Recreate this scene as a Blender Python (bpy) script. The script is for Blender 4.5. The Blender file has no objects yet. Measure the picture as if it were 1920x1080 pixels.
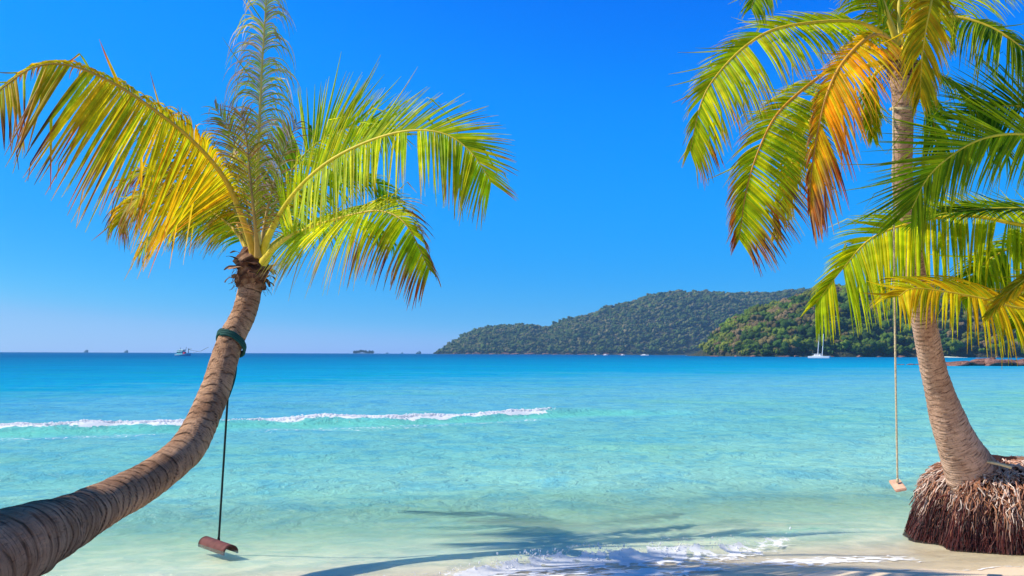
import bpy, math, random
import numpy as np
from mathutils import Vector, Matrix

# ------------------------------------------------------------------ camera
SC = bpy.context.scene
F, YC, CAMZ, ROLL = 1507.0, 663.0, 2.6, -0.0038
cam_d = bpy.data.cameras.new('camera'); cam = bpy.data.objects.new('camera', cam_d)
SC.collection.objects.link(cam); SC.camera = cam
cam_d.sensor_width = 36.0; cam_d.lens = 36.0 * F / 1920.0
cam_d.shift_y = (YC - 540.0) / 1920.0
cam_d.clip_start = 0.1; cam_d.clip_end = 60000.0
cam.location = (0, 0, CAMZ); cam.rotation_euler = (math.pi / 2, ROLL, 0)

# ------------------------------------------------------------------ world and sun
SUN_EL, SUN_AZ = math.radians(43), math.radians(-88)      # azimuth measured from +Y towards +X
W = bpy.data.worlds.new('World'); SC.world = W; W.use_nodes = True
nt = W.node_tree; nt.nodes.clear()
sky = nt.nodes.new('ShaderNodeTexSky'); sky.sky_type = 'NISHITA'; sky.sun_disc = False
sky.sun_elevation = SUN_EL; sky.sun_rotation = SUN_AZ % (2 * math.pi)
sky.altitude = 0; sky.air_density = 0.6; sky.dust_density = 0.3; sky.ozone_density = 6.0
SKY_STRENGTH = 0.12
bg = nt.nodes.new('ShaderNodeBackground'); bg.inputs['Strength'].default_value = SKY_STRENGTH
wo = nt.nodes.new('ShaderNodeOutputWorld')
def vm(op, a, b):
    n = nt.nodes.new('ShaderNodeVectorMath'); n.operation = op; nt.links.new(a, n.inputs[0])
    n.inputs[1].default_value = b; return n.outputs[0]
# deep saturated tropical blue, as with a polarising filter
cv = nt.nodes.new('ShaderNodeRGBCurve')
for ch, pts in ((0, [(0, 0), (0.14, 0.0), (0.24, 0.02), (0.34, 0.08), (0.5, 0.31), (1, 0.44)]),
                (1, [(0, 0.0), (0.09, 0.04), (0.148, 0.145), (0.205, 0.23), (0.42, 0.335), (0.73, 0.55), (1, 0.62)]),
                (2, [(0, 0.0), (0.22, 0.22), (0.33, 0.74), (0.46, 0.80), (0.75, 0.80), (1, 0.80)])):
    c = cv.mapping.curves[ch]
    while len(c.points) < len(pts): c.points.new(0.5, 0.5)
    for p, q in zip(c.points, pts): p.location = q
cv.mapping.update()
nt.links.new(vm('MULTIPLY', sky.outputs[0], (SKY_STRENGTH,) * 3), cv.inputs['Color'])
nt.links.new(vm('MULTIPLY', cv.outputs[0], (1 / SKY_STRENGTH,) * 3), bg.inputs[0]); nt.links.new(bg.outputs[0], wo.inputs[0])
sl = bpy.data.lights.new('sun', 'SUN'); sl.energy = 4.8; sl.angle = math.radians(0.5); sl.color = (1.0, 0.91, 0.74)
sun = bpy.data.objects.new('sun', sl); SC.collection.objects.link(sun)
to_sun = Vector((math.sin(SUN_AZ) * math.cos(SUN_EL), math.cos(SUN_AZ) * math.cos(SUN_EL), math.sin(SUN_EL)))
sun.rotation_euler = to_sun.to_track_quat('Z', 'Y').to_euler()
sun.location = (-20, -5, 30)
SC.view_settings.view_transform = 'Standard'; SC.view_settings.look = 'None'
SC.view_settings.exposure = 0.40; SC.view_settings.gamma = 1.0
SC.render.engine = 'CYCLES'
SC.cycles.use_denoising = True
SC.cycles.max_bounces = 10; SC.cycles.transparent_max_bounces = 32; SC.cycles.volume_bounces = 0
SC.cycles.sample_clamp_indirect = 4.0

# ------------------------------------------------------------------ helpers
RNG = np.random.default_rng(7); random.seed(7)
XC = np.array([math.cos(ROLL), 0, -math.sin(ROLL)]); ZC = np.array([math.sin(ROLL), 0, math.cos(ROLL)])
def at(px, py, d):
    return np.array([0, 0, CAMZ]) + d * (np.array([0, 1.0, 0]) + (px - 960) / F * XC + (YC - py) / F * ZC)

def lin(r, g, b):
    f = lambda c: (c / 255 / 12.92) if c / 255 <= 0.04045 else ((c / 255 + 0.055) / 1.055) ** 2.4
    return (f(r), f(g), f(b))

def link(o, parent=None):
    SC.collection.objects.link(o)
    if parent is not None:
        o.parent = parent
        o.matrix_parent_inverse = Matrix.Translation(-parent.location)
    return o

def mesh_obj(name, verts, faces, mat, parent=None, cols=None, smooth=False, uvs=None, attrs=None):
    """faces: array (n,3)/(n,4) or list of lists"""
    me = bpy.data.meshes.new(name)
    verts = np.asarray(verts, dtype=np.float32)
    if isinstance(faces, np.ndarray):
        n, k = faces.shape
        me.vertices.add(len(verts)); me.vertices.foreach_set('co', verts.ravel())
        me.loops.add(n * k); me.loops.foreach_set('vertex_index', faces.astype(np.int32).ravel())
        me.polygons.add(n); me.polygons.foreach_set('loop_start', np.arange(0, n * k, k, dtype=np.int32))
        me.update(calc_edges=True)
    else:
        me.from_pydata([tuple(v) for v in verts], [], [tuple(f) for f in faces]); me.update()
    if cols is not None:
        a = me.attributes.new('Col', 'FLOAT_COLOR', 'POINT')
        c = np.ones((len(verts), 4), dtype=np.float32); c[:, :3] = cols
        a.data.foreach_set('color', c.ravel())
    if uvs is not None:
        a = me.attributes.new('uvp', 'FLOAT_VECTOR', 'POINT')
        u = np.zeros((len(verts), 3), dtype=np.float32); u[:, :uvs.shape[1]] = uvs
        a.data.foreach_set('vector', u.ravel())
    for k, v in (attrs or {}).items():
        a = me.attributes.new(k, 'FLOAT', 'POINT'); a.data.foreach_set('value', np.asarray(v, dtype=np.float32))
    if smooth: me.polygons.foreach_set('use_smooth', np.ones(len(me.polygons), dtype=bool))
    me.materials.append(mat)
    return link(bpy.data.objects.new(name, me), parent)

def tag(o, label=None, cat=None, group=None, kind=None):
    if label: o['label'] = label
    if cat: o['category'] = cat
    if group: o['group'] = group
    if kind: o['kind'] = kind
    return o
def thing(name, loc, label, cat, group=None):
    o = bpy.data.objects.new(name, None); o.location = tuple(float(c) for c in loc); SC.collection.objects.link(o)
    o.empty_display_size = 0.2
    return tag(o, label, cat, group)

class MB:
    """collects shapes into one mesh"""
    def __init__(s): s.v = []; s.f = []; s.c = []; s.n = 0
    def add(s, v, f, col=None):
        v = np.asarray(v, float)
        s.v.append(v); s.f += [[i + s.n for i in q] for q in f]; s.n += len(v)
        s.c.append(np.tile(np.asarray(col if col is not None else (1, 1, 1), float), (len(v), 1)) if col is None or np.ndim(col) == 1 else np.asarray(col))
    def box(s, c, size, col=None, taper=1.0, rot=None):
        c = np.asarray(c, float); x, y, z = np.asarray(size, float) / 2
        v = np.array([[-x, -y, -z], [x, -y, -z], [x, y, -z], [-x, y, -z],
                      [-x * taper, -y * taper, z], [x * taper, -y * taper, z], [x * taper, y * taper, z], [-x * taper, y * taper, z]])
        if rot is not None: v = v @ np.asarray(rot).T
        s.add(v + c, [[0, 3, 2, 1], [4, 5, 6, 7], [0, 1, 5, 4], [1, 2, 6, 5], [2, 3, 7, 6], [3, 0, 4, 7]], col)
    def tube(s, pts, rad, k=8, col=None, cap=True):
        v, f, _ = loft(pts, rad, k, cap); s.add(v, f, col)
    def build(s, name, mat, parent=None, smooth=False):
        return mesh_obj(name, np.vstack(s.v), s.f, mat, parent, cols=np.vstack(s.c), smooth=smooth)

def frames(pts):
    pts = np.asarray(pts, float); T = np.gradient(pts, axis=0); T /= np.linalg.norm(T, axis=1)[:, None] + 1e-12
    n0 = np.cross(T[0], [0, 0, 1.0])
    if np.linalg.norm(n0) < 0.1: n0 = np.cross(T[0], [0, 1.0, 0])
    n0 /= np.linalg.norm(n0); N = [n0]
    for i in range(1, len(pts)):
        n = N[-1] - T[i] * np.dot(N[-1], T[i]); n /= np.linalg.norm(n) + 1e-12; N.append(n)
    N = np.array(N); return T, N, np.cross(T, N)
def loft(pts, rad, k=12, cap=True, rmod=None):
    pts = np.asarray(pts, float); n = len(pts); rad = np.broadcast_to(np.asarray(rad, float), (n,))
    T, N, B = frames(pts)
    a = np.linspace(0, 2 * math.pi, k, endpoint=False)
    R = rad[:, None] * (np.ones((n, k)) if rmod is None else rmod)
    v = pts[:, None, :] + R[..., None] * (np.cos(a)[None, :, None] * N[:, None, :] + np.sin(a)[None, :, None] * B[:, None, :])
    f = [[i * k + j, i * k + (j + 1) % k, (i + 1) * k + (j + 1) % k, (i + 1) * k + j] for i in range(n - 1) for j in range(k)]
    if cap: f += [list(range(k))[::-1], [(n - 1) * k + j for j in range(k)]]
    L = np.concatenate([[0], np.cumsum(np.linalg.norm(np.diff(pts, axis=0), axis=1))])
    uv = np.stack([np.broadcast_to(a[None] / (2 * math.pi), (n, k)), np.broadcast_to(L[:, None], (n, k))], -1).reshape(-1, 2)
    return v.reshape(-1, 3), f, uv
def spline(P, n):
    """centripetal-ish Catmull-Rom resampled evenly by arc length (any number of columns; the first 3 are xyz)"""
    P = np.asarray(P, float); Q = np.vstack([2 * P[0] - P[1], P, 2 * P[-1] - P[-2]]); out = []
    for i in range(1, len(Q) - 2):
        p0, p1, p2, p3 = Q[i - 1:i + 3]
        for t in np.linspace(0, 1, 24, endpoint=False):
            out.append(0.5 * (2 * p1 + (p2 - p0) * t + (2 * p0 - 5 * p1 + 4 * p2 - p3) * t ** 2 + (3 * p1 - p0 - 3 * p2 + p3) * t ** 3))
    out.append(P[-1]); out = np.array(out)
    L = np.concatenate([[0], np.cumsum(np.linalg.norm(np.diff(out[:, :3], axis=0), axis=1))])
    s = np.linspace(0, L[-1], n)
    return np.stack([np.interp(s, L, out[:, k]) for k in range(out.shape[1])], 1)
def vnoise(x, y, seed=0):
    """smooth 2D value noise in [-1,1]"""
    tab = np.random.default_rng(seed).uniform(-1, 1, (256, 256))
    xi = np.floor(x).astype(int); yi = np.floor(y).astype(int); fx = x - xi; fy = y - yi
    fx = fx * fx * (3 - 2 * fx); fy = fy * fy * (3 - 2 * fy)
    g = lambda a, b: tab[a % 256, b % 256]
    return (g(xi, yi) * (1 - fx) + g(xi + 1, yi) * fx) * (1 - fy) + (g(xi, yi + 1) * (1 - fx) + g(xi + 1, yi + 1) * fx) * fy
def fbm(x, y, seed=0, o=4):
    return sum(vnoise(x * 2 ** i, y * 2 ** i, seed + i) * 0.5 ** i for i in range(o))

# ------------------------------------------------------------------ materials
class NT:
    def __init__(s, name):
        s.m = bpy.data.materials.new(name); s.m.use_nodes = True; s.t = s.m.node_tree; s.t.nodes.clear()
    def n(s, typ, **kw):
        nd = s.t.nodes.new('ShaderNode' + typ)
        for k, v in kw.items(): setattr(nd, k, v)
        return nd
    def l(s, a, b): s.t.links.new(a, b)
    def val(s, sock, v):
        if hasattr(v, 'is_linked') or isinstance(v, bpy.types.NodeSocket): s.l(v, sock)
        else: sock.default_value = v
    def math(s, op, a, b=0.0, c=0.0, clamp=False):
        nd = s.n('Math', operation=op, use_clamp=clamp)
        for i, v in enumerate((a, b, c)): s.val(nd.inputs[i], v)
        return nd.outputs[0]
    def mix(s, fac, a, b, typ='MIX'):
        nd = s.n('Mix', data_type='RGBA', blend_type=typ)
        s.val(nd.inputs['Factor'], fac)
        for k, v in ((6, a), (7, b)):
            s.val(nd.inputs[k], (*v, 1) if isinstance(v, tuple) and len(v) == 3 else v)
        return nd.outputs[2]
    def noise(s, vec, scale, detail=3, rough=0.5, dist=0.0):
        nd = s.n('TexNoise'); s.l(vec, nd.inputs['Vector'])
        nd.inputs['Scale'].default_value = scale; nd.inputs['Detail'].default_value = detail
        nd.inputs['Roughness'].default_value = rough; nd.inputs['Distortion'].default_value = dist
        return nd.outputs['Fac']
    def scale(s, vec, sc, loc=(0, 0, 0)):
        nd = s.n('Mapping'); s.l(vec, nd.inputs['Vector']); nd.inputs['Scale'].default_value = sc; nd.inputs['Location'].default_value = loc
        return nd.outputs[0]
    def ramp(s, fac, stops, interp='LINEAR'):
        nd = s.n('ValToRGB'); nd.color_ramp.interpolation = interp; e = nd.color_ramp.elements
        while len(e) < len(stops): e.new(0.5)
        for el, (p, c) in zip(e, stops):
            el.position = p; el.color = (*c, 1) if len(c) == 3 else c
        s.l(fac, nd.inputs[0]); return nd.outputs[0]
    def sstep(s, x, a, b):
        nd = s.n('MapRange', interpolation_type='SMOOTHSTEP')
        s.val(nd.inputs[0], x); s.val(nd.inputs[1], a); s.val(nd.inputs[2], b); return nd.outputs[0]
    def bump(s, h, strength=0.5, dist=0.02):
        nd = s.n('Bump'); s.l(h, nd.inputs['Height']); nd.inputs['Strength'].default_value = strength; nd.inputs['Distance'].default_value = dist
        return nd.outputs[0]
    def attr(s, name, out='Color'): nd = s.n('Attribute', attribute_name=name); return nd.outputs[out]
    def pos(s): return s.n('NewGeometry').outputs['Position']
    def bsdf(s, col, rough=0.6, spec=0.3, normal=None, metal=0.0):
        nd = s.n('BsdfPrincipled'); s.val(nd.inputs['Base Color'], (*col, 1) if isinstance(col, tuple) else col)
        s.val(nd.inputs['Roughness'], rough); s.val(nd.inputs['Specular IOR Level'], spec); nd.inputs['Metallic'].default_value = metal
        if normal is not None: s.l(normal, nd.inputs['Normal'])
        return nd.outputs[0]
    def out(s, sh, vol=None):
        o = s.n('OutputMaterial')
        if sh is not None: s.l(sh, o.inputs[0])
        if vol is not None: s.l(vol, o.inputs[1])
        return s.m
    def mixsh(s, fac, a, b):
        nd = s.n('MixShader'); s.val(nd.inputs[0], fac); s.l(a, nd.inputs[1]); s.l(b, nd.inputs[2]); return nd.outputs[0]

def mat_leaf():
    g = NT('palm_leaf'); col = g.attr('Col')
    nz = g.noise(g.pos(), 9.0, 3); c = g.mix(g.sstep(nz, 0.3, 0.7), g.mix(1.0, col, (0.8, 0.8, 0.75), 'MULTIPLY'), g.mix(1.0, col, (1.12, 1.1, 1.1), 'MULTIPLY'))
    p = g.bsdf(c, 0.5, 0.10)
    tr = g.n('BsdfTranslucent'); g.l(g.mix(1.0, c, (1.35, 1.3, 1.0), 'MULTIPLY'), tr.inputs[0])
    return g.out(g.mixsh(0.5, p, tr.outputs[0]))
def mat_paint(name, rough=0.5, spec=0.3, nscale=8.0, amt=0.25):
    g = NT(name); col = g.attr('Col'); nz = g.noise(g.pos(), nscale, 4)
    c = g.mix(1.0, col, g.ramp(nz, [(0.25, (1 - amt,) * 3), (0.75, (1 + amt * 0.4,) * 3)]), 'MULTIPLY')
    return g.out(g.bsdf(c, rough, spec))
def mat_bark(name, light, dark, crack, ringdark=0.85):
    g = NT(name); uv = g.attr('uvp', 'Vector'); ring = g.attr('ring', 'Fac')
    ps = g.pos()
    fine = g.noise(g.scale(uv, (26, 5, 1)), 2.0, 5, 0.7)          # fibres along the trunk
    cross = g.noise(g.scale(uv, (4, 26, 1)), 2.0, 4, 0.7)          # cracks around the trunk
    big = g.noise(ps, 2.6, 4, 0.6); blot = g.noise(ps, 9.0, 4, 0.6)
    c = g.mix(g.sstep(big, 0.3, 0.7), dark, light)
    c = g.mix(g.math('MULTIPLY', g.sstep(fine, 0.52, 0.72), 0.65), c, crack)
    c = g.mix(g.math('MULTIPLY', g.sstep(cross, 0.50, 0.64), 0.55), c, crack)
    c = g.mix(g.math('MULTIPLY', g.sstep(blot, 0.6, 0.75), 0.4), c, tuple(min(1, x * 1.35) for x in light))
    c = g.mix(g.math('MULTIPLY', g.sstep(g.noise(g.scale(uv, (3, 14, 1)), 1.3, 5, 0.7), 0.5, 0.68), 0.55), c, tuple(x * 0.55 for x in dark))
    c = g.mix(g.math('MULTIPLY', ring, ringdark), c, tuple(x * 0.35 for x in crack))
    h = g.math('ADD', g.math('MULTIPLY', fine, -0.7), g.math('MULTIPLY', cross, -0.8))
    h = g.math('ADD', h, g.math('MULTIPLY', ring, -0.6))
    return g.out(g.bsdf(c, 0.85, 0.15, g.bump(h, 1.0, 0.035)))
def mat_sand():
    g = NT('sand'); ps = g.pos(); sx = g.n('SeparateXYZ'); g.l(ps, sx.inputs[0])
    off = g.math('SUBTRACT', sx.outputs[1], g.math('ADD', 9.4, g.math('MULTIPLY', sx.outputs[0], 0.22)))
    rip = g.noise(g.scale(ps, (1.3, 1.7, 1)), 1.5, 4, 0.6, 0.9); big = g.noise(g.scale(ps, (0.25, 0.6, 1)), 1.0, 3)
    fine = g.noise(ps, 60, 3, 0.7)
    dry = g.mix(g.sstep(big, 0.3, 0.7), (0.76, 0.58, 0.40), (0.84, 0.67, 0.47))
    wet = g.mix(g.sstep(rip, 0.35, 0.65), (0.66, 0.52, 0.36), (0.80, 0.66, 0.47))
    bedc = g.mix(g.sstep(rip, 0.38, 0.66), (0.66, 0.78, 0.60), (0.96, 0.94, 0.70))
    bedc = g.mix(g.math('MULTIPLY', g.sstep(big, 0.45, 0.7), 0.4), bedc, (0.60, 0.78, 0.64))
    c = g.mix(g.sstep(off, -1.6, -0.6), dry, wet)
    c = g.mix(g.sstep(off, -0.1, 1.6), c, bedc)
    c = g.mix(g.math('MULTIPLY', g.sstep(fine, 0.45, 0.7), 0.18), c, (0.35, 0.27, 0.2))
    r = g.math('SUBTRACT', 0.9, g.math('MULTIPLY', g.sstep(off, -1.8, -0.7), 0.5))
    h = g.math('ADD', g.math('MULTIPLY', rip, 1.0), g.math('MULTIPLY', fine, 0.25))
    return g.out(g.bsdf(c, r, 0.3, g.bump(h, 0.5, 0.03)))
def mat_sea():
    g = NT('sea_water'); ps = g.pos(); sx = g.n('SeparateXYZ'); g.l(ps, sx.inputs[0])
    X, Y = sx.outputs[0], sx.outputs[1]
    off = g.math('SUBTRACT', Y, g.math('ADD', 9.4, g.math('MULTIPLY', X, 0.22)))
    lo = g.math('MAXIMUM', off, 0.05)
    # water gets deeper towards the left
    side = g.math('MULTIPLY', g.math('DIVIDE', X, g.math('ADD', Y, 6.0)), -0.12)
    patch1 = g.noise(g.scale(ps, (0.02, 0.05, 1)), 1.0, 3); patch2 = g.noise(g.scale(ps, (0.12, 0.32, 1)), 1.0, 3, 0.55)
    lg = g.math('DIVIDE', g.math('LOGARITHM', g.math('ADD', lo, 1.0), 10.0), 3.5)
    lg = g.math('ADD', lg, side)
    lg = g.math('ADD', lg, g.math('MULTIPLY', g.math('SUBTRACT', patch1, 0.5), 0.10))
    lg = g.math('ADD', lg, g.math('MULTIPLY', g.math('SUBTRACT', patch2, 0.5), 0.12), clamp=True)
    body = g.ramp(lg, [(0.0, (0.60, 0.80, 0.56)), (0.20, (0.34, 0.70, 0.58)), (0.34, (0.19, 0.56, 0.52)), (0.46, (0.13, 0.46, 0.58)),
                       (0.57, (0.006, 0.34, 0.56)), (0.68, (0.002, 0.24, 0.46)), (0.84, (0.001, 0.13, 0.32)), (1.0, (0.001, 0.11, 0.30))])
    rp = g.noise(g.scale(ps, (0.75, 0.85, 1)), 1.0, 7, 0.72, 0.5); rp2 = g.noise(g.scale(ps, (0.08, 0.13, 1)), 1.0, 4, 0.6)
    rp3 = g.noise(g.scale(ps, (3.2, 3.0, 1)), 1.0, 4, 0.62, 0.9)
    body = g.mix(g.math('MULTIPLY', g.sstep(rp, 0.46, 0.60), 0.62), body, g.mix(1.0, body, (0.45, 0.74, 1.05), 'MULTIPLY'))  # bluer ripple mottling in the body colour stands in for reflected sky
    body = g.mix(g.math('MULTIPLY', g.sstep(rp3, 0.52, 0.66), 0.45), body, g.mix(1.0, body, (1.40, 1.16, 0.95), 'MULTIPLY'))
    body = g.mix(g.math('MULTIPLY', g.sstep(rp2, 0.48, 0.66), 0.55), body, g.mix(1.0, body, (1.12, 1.06, 0.78), 'MULTIPLY'))
    face = g.attr('face', 'Fac')
    body = g.mix(g.math('MULTIPLY', face, 0.8), body, (0.16, 0.62, 0.48))  # light shining through the thin wave face, painted in as green
    far = g.sstep(Y, 12.0, 60.0)
    chop = g.noise(g.scale(ps, (1.7, 2.0, 1)), 1.6, 6, 0.68, 0.6)
    swell = g.noise(g.scale(ps, (0.3, 0.5, 1)), 1.0, 3, 0.5)
    h = g.math('ADD', chop, g.math('MULTIPLY', swell, 2.6))
    nrm = g.bump(h, 0.8, 0.16)
    dif = g.n('BsdfDiffuse'); g.l(body, dif.inputs[0]); g.l(g.bump(h, 0.8, 0.15), dif.inputs['Normal'])
    tr = g.n('BsdfTransparent')
    g.l(g.ramp(g.sstep(lo, 0.0, 9.0), [(0, (0.97, 0.99, 0.97)), (0.4, (0.88, 1.0, 0.95)), (1, (0.80, 1.0, 0.97))]), tr.inputs[0])
    opac = g.math('ADD', 0.02, g.math('MULTIPLY', g.sstep(lo, 0.0, 7.5), 0.90))
    opac = g.math('ADD', opac, g.math('MULTIPLY', face, 0.35), clamp=True)
    m = g.mixsh(opac, tr.outputs[0], dif.outputs[0])
    gl = g.n('BsdfGlossy'); gl.inputs['Roughness'].default_value = 0.10; g.l(nrm, gl.inputs['Normal'])
    fr = g.n('Fresnel'); fr.inputs[0].default_value = 1.33; g.l(nrm, fr.inputs['Normal'])
    fac = g.math('MINIMUM', g.math('MULTIPLY', fr.outputs[0], 0.55), g.math('SUBTRACT', 0.28, g.math('MULTIPLY', far, 0.24)))
    m = g.mixsh(fac, m, gl.outputs[0])
    # foam
    foam = g.attr('foam', 'Fac')
    vo = g.n('TexVoronoi', feature='DISTANCE_TO_EDGE'); vo.inputs['Scale'].default_value = 3.6
    wv = g.n('VectorMath', operation='ADD'); g.l(g.scale(ps, (1, 1.5, 1)), wv.inputs[0])
    nv = g.n('TexNoise'); nv.inputs['Scale'].default_value = 2.3; g.l(ps, nv.inputs['Vector'])
    g.l(g.scale(nv.outputs['Color'], (0.5, 0.5, 0.5)), wv.inputs[1]); g.l(wv.outputs[0], vo.inputs['Vector'])
    lace = g.math('SUBTRACT', 1.0, g.math('MULTIPLY', vo.outputs['Distance'], 3.2))
    fn = g.noise(ps, 7.0, 6, 0.72); fn2 = g.noise(ps, 2.2, 3, 0.6)
    tex = g.math('ADD', g.math('MULTIPLY', fn, 0.62), g.math('ADD', g.math('MULTIPLY', lace, 0.22), g.math('MULTIPLY', fn2, 0.30)))
    th = g.math('SUBTRACT', 1.02, g.math('MULTIPLY', foam, 0.85))
    fmask = g.math('MULTIPLY', g.sstep(tex, th, g.math('ADD', th, 0.12)), 0.97)
    fdd = g.bsdf((0.93, 0.94, 0.95), 0.9, 0.1, g.bump(fn, 0.35, 0.03)); ft = g.n('BsdfTranslucent'); ft.inputs[0].default_value = (0.93, 0.94, 0.95, 1)
    fd = g.mixsh(0.18, fdd, ft.outputs[0])
    return g.out(g.mixsh(fmask, m, fd))
def mat_foam():
    g = NT('foam_spray'); ps = g.pos(); nz = g.noise(ps, 22, 3)
    c = g.mix(nz, (0.78, 0.84, 0.88), (0.9, 0.92, 0.93));     p = g.bsdf((0.95, 0.95, 0.96), 0.8, 0.1); t = g.n('BsdfTranslucent'); t.inputs[0].default_value = (0.95, 0.95, 0.96, 1); tp = g.n('BsdfTransparent')
    return g.out(g.mixsh(0.2, g.mixsh(0.3, p, t.outputs[0]), tp.outputs[0]))
def mat_forest():
    g = NT('forest_leaves'); col = g.attr('Col'); ps = g.pos()
    n1 = g.noise(ps, 0.55, 4, 0.7)
    c = g.mix(1.0, col, g.ramp(n1, [(0.3, (0.55, 0.6, 0.6)), (0.7, (1.35, 1.3, 1.2))]), 'MULTIPLY')
    p = g.bsdf(c, 0.75, 0.1, g.bump(n1, 1.0, 1.5)); t = g.n('BsdfTranslucent'); g.l(c, t.inputs[0])
    return g.out(g.mixsh(0.2, p, t.outputs[0]))
def mat_rock(name, a, b, sc):
    g = NT(name); ps = g.pos(); n1 = g.noise(g.scale(ps, (1, 1, 3)), sc, 5, 0.65); n2 = g.noise(ps, sc * 5, 3)
    c = g.mix(g.sstep(n1, 0.35, 0.65), a, b)
    return g.out(g.bsdf(c, 0.85, 0.2, g.bump(g.math('ADD', n1, g.math('MULTIPLY', n2, 0.4)), 1.0, 0.5 / sc)))

M = dict(leaf=mat_leaf(), paint=mat_paint('paint'), rib=mat_paint('leaf_rib', 0.55, 0.3, 12), fibre=mat_paint('leaf_sheath_fibre', 0.9, 0.1, 20, 0.5),
         bark=mat_bark('ringed_bark', (0.64, 0.38, 0.23), (0.38, 0.20, 0.11), (0.075, 0.030, 0.018), 1.0),
         barkpale=mat_bark('pale_bark', (0.74, 0.50, 0.38), (0.50, 0.30, 0.21), (0.13, 0.055, 0.04), 0.9),
         sand=mat_sand(), sea=mat_sea(), foam=mat_foam(), forest=mat_forest(),
         soil=mat_rock('hill_soil', (0.03, 0.045, 0.015), (0.07, 0.06, 0.03), 0.05),
         rock=mat_rock('red_rock', (0.16, 0.075, 0.055), (0.36, 0.19, 0.15), 0.5),
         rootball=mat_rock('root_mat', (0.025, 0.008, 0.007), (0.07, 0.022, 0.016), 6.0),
         root=mat_paint('root_bark', 0.6, 0.35, 30, 0.45), rope=mat_paint('rope', 0.8, 0.2, 60, 0.5), wood=mat_paint('weathered_wood', 0.75, 0.2, 14, 0.35))

# ------------------------------------------------------------------ terrain and sea
def shore(X): return 9.4 + 0.22 * X
def sand_z(X, Y):
    s = Y - shore(X)
    z = np.where(s < 0, -s * 0.125, -s * 0.06)
    z = np.where(s > 12, -0.72 - (s - 12) * 0.02, z); z = np.maximum(z, -4.0); z = np.minimum(z, 1.35)
    return z + 0.012 * fbm(X * 0.9, Y * 1.6, 3) * np.clip(1.5 - s * 0.05, 0, 1)
def grid_faces(nr, nc):
    i = np.arange(nr - 1)[:, None] * nc + np.arange(nc - 1)[None, :]
    return np.stack([i, i + 1, i + nc + 1, i + nc], -1).reshape(-1, 4)
def build_sand():
    ys = np.concatenate([np.linspace(-40, 5, 30), np.linspace(5.1, 14, 140), np.geomspace(14.2, 5200, 70)])
    cs = np.linspace(-1, 1, 160); cs = np.sign(cs) * (0.35 * np.abs(cs) + 0.65 * np.abs(cs) ** 3)
    half = np.maximum(40, 1.1 * np.abs(ys) + 26)
    Y = np.repeat(ys[:, None], 160, 1); X = cs[None] * half[:, None]
    Z = sand_z(X, Y)
    tag(mesh_obj('sand', np.stack([X, Y, Z], -1).reshape(-1, 3), grid_faces(len(ys), 160), M['sand'], smooth=True), kind='structure')

OUT_LINE = np.array([(-30, 22.6), (-16.5, 25.9), (-11.5, 27.6), (-8.8, 28.8), (-4.2, 30.4), (1.35, 34.0), (5.0, 35.6), (12, 37.0), (30, 40.0)])
def breaker_y(X): return 9.78 + 0.40 * X + 0.10 * np.sin(X * 1.7 + 0.5) + 0.05 * np.sin(X * 4.1)
def outer_y(X): return np.interp(X, OUT_LINE[:, 0], OUT_LINE[:, 1]) + 0.25 * np.sin(X * 0.55) + 0.1 * np.sin(X * 1.9 + 1)
def in_h(X): return 0.13 * np.clip((X + 1.7) / 1.5, 0, 1) * np.clip((6.0 - X) / 3.2, 0, 1)
def out_h(X): return 0.27 * (0.55 + 0.45 * np.clip((6 - X) / 6, 0, 1)) * (0.88 + 0.12 * np.sin(X * 0.8))
def out_foam(X):
    f = np.where(X < 1.0, 1.0, np.clip(1 - (X - 1.0) / 0.9, 0, 1) * 0.85 + 0.13)
    gap = np.exp(-((X + 9.7) / 0.9) ** 2)
    return f * (1 - 0.85 * gap)
def prof(u, front, back): return np.where(u < 0, np.exp(-(u / front) ** 2), np.exp(-(u / back) ** 2))
WAVES = [(RNG.uniform(0.5, 4.5), RNG.normal(-math.pi / 2, 0.45), RNG.uniform(0, 6.28)) for _ in range(16)]
def sea_z(X, Y):
    s = Y - shore(X); fade = np.clip(s / 6, 0.1, 1)
    z = np.zeros_like(X)
    far = np.clip(1 - (Y - 60) / 60, 0, 1)
    for wl, a, p in WAVES:
        z += 0.0042 * wl ** 0.8 * np.sin(2 * math.pi / wl * (X * math.cos(a) + Y * math.sin(a)) + p + 0.8 * vnoise(X * 0.3, Y * 0.3, int(p * 30)))
    z *= fade * far
    ui = Y - breaker_y(X); uo = Y - outer_y(X)
    rag = 1 + 0.30 * fbm(X * 2.4, Y * 2.4, 21)
    z += in_h(X) * prof(ui, 0.16, 0.75) * np.where(ui < 0.1, rag, 1)
    z += 0.05 * prof(Y - (breaker_y(X) + 1.15 + 0.1 * np.sin(X * 1.3)), 0.18, 0.7) * np.clip((2.5 - X) / 2, 0, 1)
    z += out_h(X) * prof(uo, 0.80, 2.2) * np.where(uo < 0.2, 1 + 0.18 * fbm(X * 1.3, Y * 1.3, 33), 1)
    z += 0.10 * prof(Y - (outer_y(X) + 14 + 2 * np.sin(X * 0.1)), 1.5, 4.0) * far
    return z
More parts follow.
